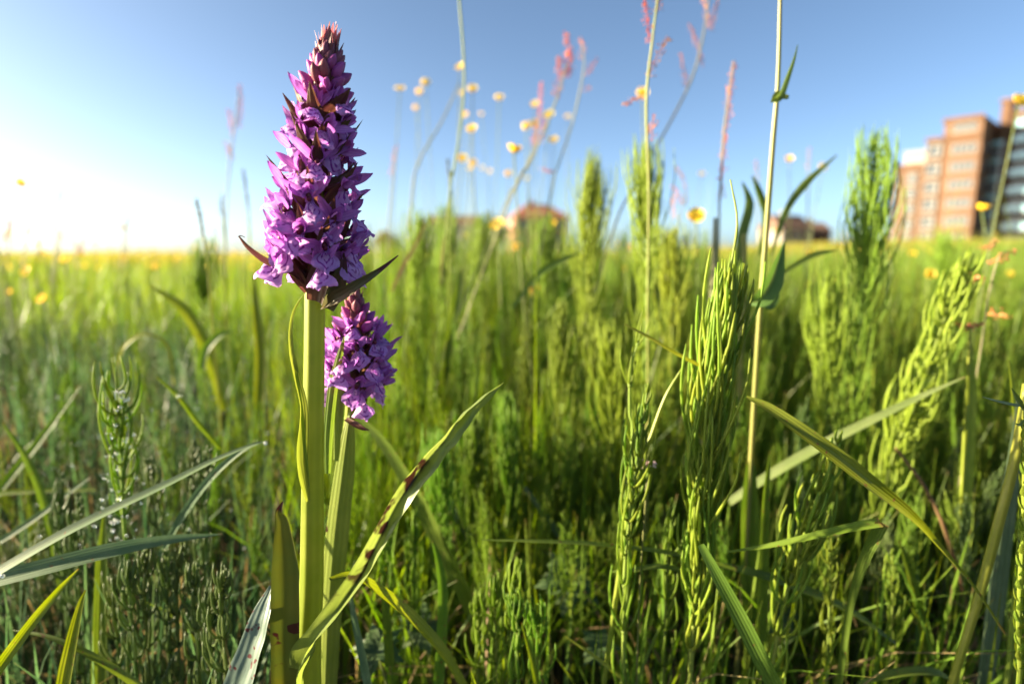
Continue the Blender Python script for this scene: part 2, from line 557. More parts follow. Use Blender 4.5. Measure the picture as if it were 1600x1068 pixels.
class Facade:
    """Plane frame: s runs to the far end, o outwards, z up."""
    def __init__(self, A, B):
        self.A = Vector((A.x, A.y, 0))
        e = Vector((B.x - A.x, B.y - A.y, 0))
        self.e = e.normalized()
        self.n = Vector((self.e.y, -self.e.x, 0))
        if self.n.dot(self.A) > 0:
            self.n = -self.n
    def pt(self, s, o, z):
        return self.A + self.e * s + self.n * o + Vector((0, 0, z))
    def s_at(self, px, o=0.0):
        u = (px - 800) / F
        lo, hi = -60.0, 80.0
        for _ in range(50):
            m = (lo + hi) / 2
            p = self.pt(m, o, 8)
            d = p.y * math.cos(PITCH) - (p.z - CH) * math.sin(PITCH)
            if p.x / d > u: lo = m
            else: hi = m
        return lo
    def z_at(self, px, py, o=0.0):
        return zcap(py, self.pt(self.s_at(px, o), o, 0).y)
    def block(self, mb, s0, s1, o0, o1, z0, z1, mi=0):
        ps = [self.pt(s, o, z) for s in (s0, s1) for o in (o0, o1) for z in (z0, z1)]
        mb.add(ps, [(0, 1, 3, 2), (4, 6, 7, 5), (0, 4, 5, 1), (2, 3, 7, 6), (0, 2, 6, 4), (1, 5, 7, 3)], None, mi)
        return mb

fa = Facade(P(1525, 300, 95.7), P(1460, 300, 100.0))
apt = empty('apartment_building', fa.pt(0, -8, 0), 'tall orange brick apartment block with white windows on the horizon', 'building')
def apart(name, spec, mat, parent=apt, mats=None):
    mb = MB()
    for b in spec:
        fa.block(mb, *b)
    return part(name, mb, mat, parent, shade=False)
def win(s0, s1, o, z0, z1, panes, parent=apt, proud=.10, transom=True):
    mb = MB()
    w = .14
    for b in ((s0, s1, o + .003, o + proud, z0, z0 + w), (s0, s1, o + .003, o + proud, z1 - w, z1)):
        fa.block(mb, *b)
    for i in range(panes + 1):
        s = s0 + (s1 - s0 - w) * i / panes
        fa.block(mb, s, s + w, o + .003, o + proud - .012, z0 + w, z1 - w)
    if transom:
        zz = z0 + (z1 - z0) * .7
        for i in range(panes):
            a = s0 + (s1 - s0 - w) * i / panes + w
            b = s0 + (s1 - s0 - w) * (i + 1) / panes
            fa.block(mb, a, b, o + .004, o + proud - .03, zz, zz + .08)
    fr = part('window', mb, M['frame_white'], parent, origin=fa.pt((s0 + s1) / 2, o, z0), shade=False)
    for i in range(panes):
        a = s0 + (s1 - s0 - w) * i / panes + w
        b = s0 + (s1 - s0 - w) * (i + 1) / panes
        g = fa.block(MB(), a + .001, b - .001, o + .002, o + .03, z0 + w + .001, z1 - w - .001)
        part('pane', g, M['glass'], fr, shade=False)
    sl_ = fa.block(MB(), s0 - .1, s1 + .1, o + .002, o + .22, z0 - .16, z0 - .002)
    part('sill', sl_, M['stone'], fr, shade=False)
    return fr

sL0, sL1 = fa.s_at(1438), fa.s_at(1391)
sM0, sM1 = fa.s_at(1463), fa.s_at(1438)
sE = 0.0
zL = fa.z_at(1415, 258); zM1 = fa.z_at(1450, 217); zM2 = fa.z_at(1495, 184)
BD = -14.0
apart('wall', [(sL0 + .003, sL1, BD, -.6, 0, zL)], M['brick'])
apart('wall', [(sM0 + .003, sM1, BD, 0, 0, zM1)], M['brick'])
apart('wall', [(sE, sM0, BD, .25, 0, zM2)], M['brick_pale'])
apart('cornice', [(sM0 - 5.2, sM0 + .3, .253, .55, zM2 - .5, zM2 + .25)], M['brick'])
apart('cornice', [(sM0 + .31, sM1 + .2, .003, .35, zM1 - .5, zM1 + .2)], M['brick'])
apart('cornice', [(sL0 - .2, sL1 + .2, -.597, -.25, zL - .5, zL + .2)], M['brick'])
za, zb = fa.z_at(1495, 206), fa.z_at(1495, 192)
apart('brick_band', [(sE + .002, sM0 + .01, .253, .45, zb + .003, zM2 - .503)], M['brick'])
apart('brick_band', [(sE + .002, sM0 + .01, .253, .45, za - 1.3, za - .003)], M['brick'])
win(sE + .8, sM0 - 1.2, .26, za, zb, 6, transom=False)
# bright rooftop rooms on the far wing
zp = fa.z_at(1420, 238)
apart('penthouse', [(fa.s_at(1437), fa.s_at(1403), -4.5, -.9, zL + .201, zp)], M['render_white'])
apart('penthouse_roof', [(fa.s_at(1438), fa.s_at(1401), -4.9, -.6, zp + .002, zp + .35)], M['frame_white'])
apart('tower', [(fa.s_at(1560, -7), sE - .71, -11, -7.0, 0, fa.z_at(1542, 161, -7))], M['brick'])
apart('tower_cap', [(fa.s_at(1562, -7), sE - .5, -11.4, -6.6, fa.z_at(1542, 161, -7) + .003, fa.z_at(1542, 161, -7) + .5)], M['brick_pale'])
# set-back wing on the near side
SB = -7.5
zR = fa.z_at(1590, 168, SB)
sR = -34.0
apart('wall', [(sR, sE - .7, BD - 8, SB, 0, zR)], M['brick'])
apart('cornice', [(sR, sE - 8.0, SB + .003, SB + .4, zR - .4, zR + .3)], M['brick_pale'])
# rows of windows
rowsM = [232, 260, 288, 317, 345, 373]
pitch_z = []
for py in rowsM:
    zc = fa.z_at(1495, py)
    win(fa.s_at(1516), fa.s_at(1477), .26, zc - .75, zc + .75, 4)
    apart('brick_band', [(sE + .002, sM0 + .01, .253, .36, zc + 1.0, zc + 1.45)], M['brick'])
for py in [236, 265, 293, 320, 347, 373]:
    zc = fa.z_at(1450, py)
    w0, w1 = fa.s_at(1461), fa.s_at(1442)
    for nm, b in (('bay_floor', (w0 - .2, w1 + .2, .003, .7, zc - 1.15, zc - .95)), ('bay_roof', (w0 - .2, w1 + .2, .003, .7, zc + .95, zc + 1.1)),
                  ('bay_cheek', (w0 - .2, w0 - .02, .003, .66, zc - .949, zc + .949)), ('bay_cheek', (w1 + .02, w1 + .2, .003, .66, zc - .949, zc + .949))):
        apart(nm, [b], M['render_white'])
    win(w0, w1, .3, zc - .93, zc + .93, 2)
for py in [279, 302, 326, 350, 373]:
    zc = fa.z_at(1420, py, -.6)
    w0, w1 = fa.s_at(1428, -.6), fa.s_at(1413, -.6)
    apart('bay_floor', [(w0 - .2, w1 + .2, -.597, -.1, zc - 1.05, zc - .9)], M['render_white'])
    apart('bay_roof', [(w0 - .2, w1 + .2, -.597, -.1, zc + .85, zc + 1.0)], M['render_white'])
    win(w0, w1, -.45, zc - .85, zc + .8, 2)
    zc += .1
    win(fa.s_at(1401, -.6), fa.s_at(1394, -.6), -.59, zc - .85, zc + .85, 1)
for col in range(4):
    s1_ = fa.s_at(1570, SB) - col * 4.4
    for py in [187, 212, 238, 264, 292, 320, 348, 375]:
        zc = fa.z_at(1585, py, SB)
        win(s1_ - 3.2, s1_ - .4, SB + .002, zc - 1.0, zc + 1.0, 3)
        bal = apart('balcony', [(s1_ - 3.6, s1_ - .1, SB + .23, SB + 1.7, zc - 1.35, zc - 1.18)], M['render_white'])
        part('railing', fa.block(MB(), s1_ - 3.55, s1_ - .15, SB + 1.6, SB + 1.66, zc - 1.178, zc - .15), M['rail_glass'], bal, shade=False)
# narrow windows in the shaded return wall
for py in [232, 260, 288, 317, 345, 373]:
    zc = fa.z_at(1495, py)
    part('side_pane', fa.block(MB(), sE - .05, sE - .002, -4.6, -2.6, zc - .8, zc + .8), M['glass'], apt, shade=False)
    wt = win(fa.s_at(1556, -7), fa.s_at(1534, -7), -6.99, zc - 1.2, zc + .9, 2)
    part('spandrel', fa.block(MB(), fa.s_at(1556, -7), fa.s_at(1534, -7), -6.995, -6.93, zc + .91, zc + 1.6), M['rail_glass'], wt, shade=False)

def house(name, label, px0, px1, py_eave, py_ridge, Y, depth, wall, roof, kind='gable', yaw=0.0):
    a, b = P(px0, 350, Y), P(px1, 350, Y)
    ze, zr = zcap(py_eave, Y), zcap(py_ridge, Y)
    w = (b.x - a.x)
    base = Vector(((a.x + b.x) / 2, Y + depth / 2, 0))
    h = empty(name, base, label, 'house', 'houses beyond the meadow')
    R = Matrix.Rotation(yaw, 3, 'Z')
    def T(x, y, z): return base + R @ Vector((x, y, 0)) + Vector((0, 0, z))
    def blk(name, x0, x1, y0, y1, z0, z1, mat, parent=h):
        mb = MB()
        ps = [T(x, y, z) for x in (x0, x1) for y in (y0, y1) for z in (z0, z1)]
        mb.add(ps, [(0, 1, 3, 2), (4, 6, 7, 5), (0, 4, 5, 1), (2, 3, 7, 6), (0, 2, 6, 4), (1, 5, 7, 3)])
        return part(name, mb, mat, parent, shade=False)
    blk('wall', -w / 2, w / 2, -depth / 2, depth / 2, 0, ze, wall)
    mb = MB()
    o = .4
    rx = w / 2 if kind == 'gable' else w * .22
    vs = [T(x, y, ze + .003) for x, y in ((-w / 2 - o, -depth / 2 - o), (w / 2 + o, -depth / 2 - o), (w / 2 + o, depth / 2 + o), (-w / 2 - o, depth / 2 + o))]
    vs += [T(-rx, 0, zr), T(rx, 0, zr)]
    mb.add(vs, [(0, 1, 5, 4), (1, 2, 5), (2, 3, 4, 5), (3, 0, 4), (0, 3, 2, 1)])
    rf = part('roof', mb, roof, h, shade=False)
    blk('chimney', -w * .15, -w * .15 + .9, -.4, .5, (ze + zr) / 2, zr + .8, wall, rf)
    n = max(2, int(w / 3))
    for lv in range(max(1, int(ze // 2.7))):
        for i in range(n):
            x = -w / 2 + w * (i + .5) / n
            z = ze - 1.9 - lv * 2.7
            f = blk('window', x - .65, x + .65, -depth / 2 - .08, -depth / 2 - .004, z - .1, z + 1.3, M['frame_white'])
            blk('pane', x - .55, x + .55, -depth / 2 - .10, -depth / 2 - .082, z, z + 1.2, M['glass'], f)
    return h
house('brick_house', 'red brick house with a low hipped tile roof behind the sunlit horsetails', 797, 884, 340, 316, 110, 9, M['brick_red'], M['tile'], 'hip', .15)
house('brown_roofed_house', 'grey house with a dark brown roof behind the sunlit horsetails', 664, 748, 352, 334, 125, 9, M['grey_render'], M['tile_dark'], 'gable', -.1)
house('white_house', 'pale house with dark gable between tall sorrel stem and brick apartment block', 1214, 1268, 358, 334, 120, 8, M['render_white'], M['tile_dark'], 'gable', .2)
house('clad_house', 'low dark clad house beside the pale house on the horizon', 1266, 1302, 362, 346, 126, 8, M['dark_wood'], M['tile_dark'], 'gable', -.1)

# a few leafy shrubs at the far edge of the meadow
def shrub(px, py, Y, wpx, label, col):
    c = P(px, py, Y)
    r = px_size(wpx, Y) / 2
    root = empty('shrub', (c.x, Y, float(terrain(c.x, Y))), label, 'shrub', 'shrubs along the far edge of the meadow')
    mb = MB()
    for k in range(5):
        a = k * 1.3
        mb.tube(smooth([(c.x, Y, root.location.z), (c.x + .2 * r * math.cos(a), Y + .2 * r * math.sin(a), c.z * .6), (c.x + .6 * r * math.cos(a), Y + .6 * r * math.sin(a), c.z)], 5), lerp_list([.05 * r, .01 * r], 5), 5)
    part('trunk', mb, M['weed_stem'], root)
    mb = MB()
    rr = random.Random(int(px))
    for k in range(900):
        d = Vector((rr.gauss(0, 1), rr.gauss(0, 1), rr.gauss(0, 1))).normalized()
        q = .55 + .5 * noise.noise(d * 2.2 + Vector((px, 0, 0)))
        p = Vector((c.x, Y, c.z - .2 * r)) + d * r * (q + .35 * rr.random())
        p.z = max(p.z, .15)
        s = r * .10
        a, b = d.orthogonal().normalized(), Vector((rr.gauss(0, 1), rr.gauss(0, 1), rr.gauss(0, 1))).normalized()
        mb.add([p - a * s, p + b * s, p + a * s, p - b * s], [(0, 1, 2, 3)])
    part('crown', mb, col, root)
M['shrub_a'] = plant_mat('rusty_shrub_leaves', (.17, .09, .03), (.12, .11, .03), .4, .2, nscale=3)
M['shrub_b'] = plant_mat('green_shrub_leaves', (.07, .10, .02), (.10, .12, .03), .4, .2, nscale=3)
shrub(605, 378, 45, 44, 'rusty brown round shrub on the horizon just beside the large orchid', M['shrub_a'])
shrub(768, 360, 80, 60, 'green shrub between the two houses behind the horsetails', M['shrub_b'])
shrub(1345, 384, 70, 50, 'small green shrub at the foot of the brick apartment block', M['shrub_b'])

# ------------------------------------------------------------------ the two orchids
MMU = 0.001
def petal_mesh(name, mat, L, W, start, dirv, normal, prof, bend=0.0, cup=0.0, nu=4, nv=7, crinkle=0.0, lip=False, twist=0.0, seed=0):
    """A petal in the flower's own frame (mm): starts at start, runs along dirv, face towards normal; bend curls it towards -normal."""
    d = Vector(dirv).normalized()
    nrm = Vector(normal)
    nrm = (nrm - d * nrm.dot(d)).normalized()
    vs, uvs = [], []
    p = Vector(start)
    rows = []
    for i in range(nv + 1):
        v = i / nv
        rows.append((p.copy(), d.copy(), nrm.copy()))
        R = Matrix.Rotation(-bend / nv, 3, d.cross(nrm))
        Tw = Matrix.Rotation(twist / nv, 3, d)
        p = p + d * (L / nv)
        d = (R @ d).normalized()
        nrm = (Tw @ (R @ nrm)).normalized()
    for i, (p, d, n_) in enumerate(rows):
        v = i / nv
        s = d.cross(n_)
        w = W * np.interp(v, prof[0], prof[1])
        for k in range(nu + 1):
            u = k / nu * 2 - 1
            q = p + s * (u * w) - n_ * (cup * w * u * u)
            if lip:
                ext = (-.16 * u * u + .12 * math.exp(-(u / .22) ** 2) - .05 * math.exp(-((abs(u) - .38) / .14) ** 2)) * L * v ** 2
                q = q + d * ext
            if lip:
                q = q + n_ * 1.5 * noise.noise(Vector((u * 4.2 + seed, v * 5.0, seed * 3.1))) * abs(u) ** 1.3 * v
            if crinkle:
                q = q + n_ * crinkle * (noise.noise(Vector((u * 2.3 + seed * 7, v * 3.1, seed))) * (.3 + v)) + s * crinkle * .5 * noise.noise(Vector((u * 3, v * 4, seed + 9)))
            vs.append(q * MMU)
            uvs.append((k / nu, v))
    fs = []
    for i in range(nv):
        for k in range(nu):
            a = i * (nu + 1) + k
            fs.append((a, a + 1, a + nu + 2, a + nu + 1))
    mb = MB().add(vs, fs, uvs)
    return mb.mesh(name, mat)

SEP = ([0, .15, .45, .75, .92, 1], [.45, .8, 1, .72, .35, .03])
HOOD = ([0, .2, .5, .8, 1], [.5, .9, 1, .7, .08])
LIPP = ([0, .12, .35, .6, .85, 1], [.30, .42, .85, 1.0, .92, .60])

FLOWERS = []
for k in range(6):
    r = random.Random(40 + k)
    fl = {}
    mb = MB()
    mb.tube([Vector(q) * MMU for q in smooth([(-9.5, 0, -6.5), (-6, 0, -3.5), (-2.5, 0, -1.2), (-.2, 0, .4)], 7)], [x * MMU for x in lerp_list([1.2, 1.7, 1.5, 1.2], 7)], 7)
    mb.ball(Vector((.7, 0, 1.0)) * MMU, 1.3 * MMU, .9, .8, 1.3, 7, 5, mi=0)
    fl['flower'] = mb.mesh('flower', M['ovary'])
    fl['lip'] = petal_mesh('lip', M['lip'], 10.5 * r.uniform(.9, 1.1), 5.6 * r.uniform(.9, 1.12), (.6, 0, -.9), (.85, r.uniform(-.12, .12), -.55), (.55, 0, .85),
                           LIPP, bend=r.uniform(.35, .8), cup=r.uniform(.15, .95), nu=12, nv=11, crinkle=1.7, lip=True, seed=k)
    for sgn in (-1, 1):
        a = r.uniform(.35, .95)
        fl['sepal%d' % sgn] = petal_mesh('sepal', M['sepal'], 12.2 * r.uniform(.8, 1.15), 2.05 * r.uniform(.9, 1.15), (-.3, sgn * .9, .5), (r.uniform(.0, .4), sgn * .85, a), (.9, -sgn * .2, .1),
                                         SEP, bend=r.uniform(-.7, .5), cup=r.uniform(-.7, -.2), nu=4, nv=8, crinkle=.7, twist=sgn * r.uniform(-.6, .9), seed=k + 20 * sgn)
        fl['petal%d' % sgn] = petal_mesh('petal', M['sepal'], 6.8, 1.9, (-.1, sgn * .9, 1.1), (.62, sgn * .30, .72), (.55, -sgn * .7, -.3),
                                         HOOD, bend=-r.uniform(.5, .9), cup=-.4, nu=4, nv=6, crinkle=.4, seed=k + 50)
    fl['hood'] = petal_mesh('hood', M['sepal'], 7.8, 2.5, (-.6, 0, 1.6), (.40, 0, .92), (.8, 0, -.45), HOOD, bend=-r.uniform(.5, 1.0), cup=-.45, nu=4, nv=6, crinkle=.5, seed=k + 70)
    mb = MB()
    mb.tube([Vector(q) * MMU for q in smooth([(.2, 0, -.6), (-2.5, 0, -2.4), (-5.5, 0, -4.8), (-7.5, 0, -7.4)], 6)], [x * MMU for x in (1.9, 1.6, 1.4, 1.2, .9, .5)], 7)
    fl['spur'] = mb.mesh('spur', M['sepal'])
    mb = MB()
    mb.ball(Vector((1.5, 0, .1)) * MMU, 1.25 * MMU, .55, .85, 1.0, 8, 5)
    fl['throat'] = mb.mesh('throat', M['throat'])
    FLOWERS.append(fl)

BUDS = []
for k in range(3):
    mb = MB()
    n = 8
    pts = smooth([(0, 0, 0), (.6 * (k - 1), 0, 3), (1.0, 0, 6.5), (1.9, .2 * k, 9.5)], n)
    mb.tube([Vector(q) * MMU for q in pts], [x * MMU for x in (.7, 1.5, 2.2, 2.55, 2.4, 1.9, 1.2, .25)], 8)
    BUDS.append((mb.mesh('bud', M['bud']), mb.mesh('bud', M['bud_dull'])))

def link(name, me, parent, mat4=None):
    o = bpy.data.objects.new(name, me)
    COL.objects.link(o)
    o.parent = parent
    if mat4 is not None:
        o.matrix_local = mat4
    return o

def frame(pos, out, up, roll, scale):
    x = out.normalized()
    z = (up - x * up.dot(x)).normalized()
    y = z.cross(x)
    m = Matrix((x, y, z)).transposed()
    m = m @ Matrix.Rotation(roll, 3, 'X')
    return Matrix.Translation(pos) @ m.to_4x4() @ Matrix.Scale(scale, 4)

def spike(root, axis_pts, rad_prof, n_flow, n_bud, split, seed, fscale=1.0, bract_len=.021):
    """Flowers spiral up to `split` of the axis, buds and bracts above."""
    r = random.Random(seed)
    base = ORG[root]
    axis = smooth(axis_pts, 40)
    H = (axis[-1] - axis[0]).length
    def at(t):
        f = t * 39
        k = min(int(f), 38)
        return axis[k].lerp(axis[k + 1], f - k), (axis[k + 1] - axis[k]).normalized()
    tot = n_flow + n_bud
    ang = r.random() * 6.28
    for i in range(tot):
        fl = i < n_flow
        t = .03 + (split - .03) * (i / n_flow) ** .96 if fl else split + (1.0 - split - .02) * ((i - n_flow) / n_bud) ** .9
        ang += 2.39996 + r.uniform(-.18, .18)
        c, tan = at(min(t, .985))
        R = np.interp(t, rad_prof[0], rad_prof[1])
        o = Vector((math.cos(ang), math.sin(ang), 0))
        o = (o - tan * o.dot(tan)).normalized()
        if fl:
            young = max(0.0, (t / split - .72) / .28)
            s = fscale * (1.0 - .22 * young) * r.uniform(.9, 1.08)
            dip = r.uniform(-.42, .06) + .45 * young
            out = (o + tan * dip).normalized()
            pos = c + o * max(.003, R - .0085 * s) + tan * (.004 + .002 * r.random())
            side = tan.cross(out)
            out = (out + side * r.uniform(-.35, .35)).normalized()
            m = frame(pos - base, out, tan, r.uniform(-.45, .45), s)
            F_ = FLOWERS[r.randrange(6)]
            fo = link('flower', F_['flower'], root, m)
            for kname, nm in (('lip', 'lip'), ('sepal1', 'sepal'), ('sepal-1', 'sepal'), ('petal1', 'petal'), ('petal-1', 'petal'), ('hood', 'hood'), ('spur', 'spur'), ('throat', 'throat')):
                mm = Matrix.Rotation(r.uniform(-.16, .16), 4, 'X') @ Matrix.Rotation(r.uniform(-.12, .12), 4, 'Y')
                link(nm, F_[kname], fo, mm if nm not in ('throat', 'spur') else None)
        else:
            q = (i - n_flow) / n_bud
            s = fscale * np.interp(q, [0, .4, .75, 1], [1.0, .80, .55, .36]) * r.uniform(.85, 1.1)
            out = (o * np.interp(q, [0, .3, .6, 1], [.85, .42, .22, .07]) + tan).normalized()
            pos = c + o * R * .30
            zax = out
            xax = (o - zax * o.dot(zax)).normalized()
            m = Matrix((xax, zax.cross(xax), zax)).transposed().to_4x4()
            link('bud', BUDS[r.randrange(3)][0 if q < .42 and r.random() < .85 else 1], root, Matrix.Translation(pos - base) @ m @ Matrix.Scale(s, 4))
        # bract below it
        bl = bract_len * np.interp(t, [0, .5, split, 1], [1.15, .98, .74, .58]) * r.uniform(.85, 1.15)
        b0 = c + o * .0025 - tan * .004
        lift = .75 + (.9 if not fl else .15 * r.random())
        spread = .75 if fl else np.interp(t, [split, 1], [.40, .05])
        b1 = b0 + (o * spread + tan * lift).normalized() * bl * .5
        b2 = b0 + (o * spread * .85 + tan * lift * 1.1).normalized() * bl + o * r.uniform(-.002, .002)
        pts = smooth([b0, b1, b2], 8)
        hw = [x * (.0038 if fl else .0021) for x in (.55, .95, 1, .9, .7, .48, .26, .03)]
        mb = MB().ribbon(pts, hw, normal=o, fold=-.5, nu=3, wav=.35, roll=r.uniform(-.5, .5))
        part('bract', mb, M['bract' if fl else 'bract_pink'], root, origin=b0)

# --- large orchid
OY = .22
o1_base = P(481, 1068, .226); o1_base = Vector((o1_base.x - .003, o1_base.y + .002, 0.0))
orchid = empty('marsh_orchid', o1_base, 'tall orchid with a full purple flower spike on a thick ribbed stem', 'orchid')
st = [o1_base, P(482, 1068, .222), P(487, 900, .221), P(489, 700, .220), P(491, 560, .220), P(492, 452, .220), P(494, 380, .220), P(499, 250, .220), P(508, 130, .220), P(514, 70, .220)]
pts = smooth(st, 60)
rad = [px_size(x, .22) for x in lerp_list([24, 22, 19.5, 17, 16, 15.5, 12, 8, 5, 2], 60)]
part('stem', MB().tube(pts, rad, 22), M['stem'], orchid)
ax = [P(492, 446, .22), P(494, 380, .22), P(499, 250, .22), P(508, 130, .22), P(515, 68, .22)]
spike(orchid, ax, ([0, .1, .3, .45, .6, .7, .85, 1], [.0190, .0218, .0210, .0172, .0138, .0108, .0066, .003]), 50, 50, .67, 3, .93, .021)
# bracts and leaves with a shape of their own
def orchid_leaf(name, root, pts, hw, mat, **kw):
    n = kw.pop('n', 26)
    pp = smooth(pts, n)
    w = [px_size(x, pp[0].y) / 2 for x in lerp_list(hw, n)]
    return part(name, MB().ribbon(pp, w, **kw), mat, root, origin=pp[0])
orchid_leaf('lower_bract', orchid, [P(488, 452, .216), P(455, 428, .212), P(418, 412, .210), P(390, 390, .209), P(373, 369, .210)], [14, 20, 15, 8, 2], M['bract'], fold=.5, normal=(0, -.6, 1))
orchid_leaf('lower_bract', orchid, [P(372, 370, .210), P(376, 368, .2102), P(383, 371, .2103)], [1.6, 1.6, 1], M['bract'], n=6, fold=.1)
orchid_leaf('lower_bract', orchid, [P(503, 478, .216), P(530, 463, .212), P(560, 443, .211), P(592, 422, .212), P(622, 399, .214)], [15, 22, 15, 8, 2], M['bract_green'], fold=.6, normal=(0, -.8, .6), roll=[.3, 1.0])
orchid_leaf('lower_bract', orchid, [P(493, 470, .2125), P(498, 440, .2115), P(503, 405, .2105), P(509, 372, .211)], [26, 36, 24, 3], M['bract'], fold=.3)
orchid_leaf('lower_bract', orchid, [P(512, 482, .2155), P(524, 452, .2145), P(533, 425, .213), P(538, 395, .213)], [20, 30, 20, 4], M['bract_green'], fold=.5, roll=.4)
orchid_leaf('lower_bract', orchid, [P(482, 455, .2145), P(468, 432, .212), P(452, 408, .211), P(440, 390, .212)], [14, 24, 16, 3], M['bract'], fold=.4, roll=-.4)
orchid_leaf('upper_leaf', orchid, [P(481, 782, .214), P(470, 735, .2125), P(467, 690, .212), P(470, 640, .212), P(462, 590, .211), P(454, 545, .2105), P(453, 510, .211), P(460, 480, .212), P(476, 457, .213)],
            [8, 22, 24, 18, 12, 9, 7, 5, 2], M['orchid_sheath'], fold=.9, roll=[.5, .9, 1.1, .6, .9, 1.2], wav=.3)
orchid_leaf('upper_leaf', orchid, [P(484, 760, .213), P(479, 700, .212), P(474, 640, .2115), P(466, 590, .211), P(460, 550, .211)], [5, 10, 9, 8, 2], M['orchid_sheath'], fold=.8, roll=-.7)
orchid_leaf('large_leaf', orchid, [P(468, 1085, .214), P(482, 1030, .208), P(503, 985, .204), P(535, 940, .202), P(568, 890, .201), P(596, 835, .201), P(622, 785, .202), P(655, 735, .203), P(690, 690, .204), P(715, 655, .205), P(750, 622, .206), P(787, 597, .207)],
            [38, 42, 36, 34, 34, 33, 34, 36, 32, 29, 21, 2], M['orchid_leaf_spotted'], n=60, fold=1.1, roll=[-.9, -.75, -.4, -.15, .1, .2, .5, .75, .6], wav=.55, nu=8, wfreq=17)
orchid_leaf('withered_leaf', orchid, [P(447, 1120, .212), P(447, 1040, .210), P(447, 960, .209), P(447, 880, .209), P(442, 820, .209), P(436, 800, .2092), P(442, 783, .2095)], [44, 48, 50, 44, 24, 12, 2], M['orchid_leaf_yellow'], fold=.22, nu=6, wav=.10, n=40)
orchid_leaf('pale_leaf', orchid, [P(330, 1200, .195), P(368, 1090, .200), P(392, 1020, .204), P(410, 960, .208), P(425, 915, .214)], [58, 62, 52, 40, 10], M['orchid_leaf_pale'], fold=.3, nu=6, wav=.15, normal=(-.2, -.9, .8), n=30)

# --- small orchid just behind
o2b = P(512, 1068, .252)
o2_base = Vector((o2b.x, .256, 0))
orchid2 = empty('marsh_orchid', o2_base, 'shorter purple orchid half hidden behind the tall orchid stem', 'orchid')
st = [o2_base, P(512, 1068, .25), P(519, 900, .25), P(532, 760, .25), P(543, 690, .25), P(547, 640, .25), P(551, 560, .25), P(553, 490, .25)]
part('stem', MB().tube(smooth(st, 40), [px_size(x, .25) for x in lerp_list([16, 15, 14, 12, 10, 8, 5, 2], 40)], 16), M['stem'], orchid2)
ax = [P(552, 632, .25), P(558, 570, .25), P(558, 510, .25), P(553, 452, .25)]
spike(orchid2, ax, ([0, .12, .4, .6, .8, 1], [.0175, .0192, .0178, .0125, .0070, .003]), 28, 24, .60, 9, .88, .016)
orchid_leaf('sheath_leaf', orchid2, [P(508, 1100, .245), P(514, 960, .242), P(524, 840, .241), P(536, 740, .240), P(543, 680, .240), P(548, 640, .241)], [34, 40, 40, 34, 22, 3], M['orchid_sheath'], fold=-.45, nu=6, n=36)
orchid_leaf('sheath_leaf', orchid2, [P(512, 740, .239), P(513, 680, .237), P(520, 610, .236), P(530, 560, .2355), P(538, 526, .236)], [10, 17, 17, 12, 2], M['orchid_sheath'], fold=-.5, roll=.3)
orchid_leaf('sheath_leaf', orchid2, [P(524, 720, .239), P(527, 660, .237), P(531, 610, .2365), P(533, 560, .237)], [10, 15, 13, 3], M['orchid_sheath'], fold=-.5, roll=-.2)
orchid_leaf('lower_bract', orchid2, [P(540, 655, .240), P(556, 664, .2365), P(567, 670, .235), P(577, 672, .235)], [9, 12, 8, 2], M['bract'], fold=.4, normal=(0, -.5, 1))

# ------------------------------------------------------------------ horsetails
LAND = [(60, 'by the outermost bluish blades'), (190, 'around the dew-beaded horsetail'), (310, 'under the dark foxtail head'), (400, 'close beside the tall orchid spike'), (560, 'between the small orchid and the sunlit stand'),
        (640, 'in line with the rusty shrub'), (705, 'in line with the brown-roofed house'), (770, 'in line with the green shrub'), (840, 'in line with the red brick house'), (925, 'near the dense upright horsetail'), (1010, 'near the plume horsetail'),
        (1087, 'below the large round buttercup'), (1130, 'near the red-spiked sorrel'), (1200, 'at the tall pale sorrel stem'), (1260, 'below the pale house'), (1350, 'by the tallest bushy horsetail'), (1430, 'below the far brick wing'), (1500, 'below the brick block'), (1580, 'below the shaded brick wing')]
def near(px):
    return min(LAND, key=lambda q: abs(q[0] - px))[1]
def depth_word(Y):
    return 'in front of the stand' if Y < .55 else ('inside the stand' if Y < .95 else 'deep in the stand')
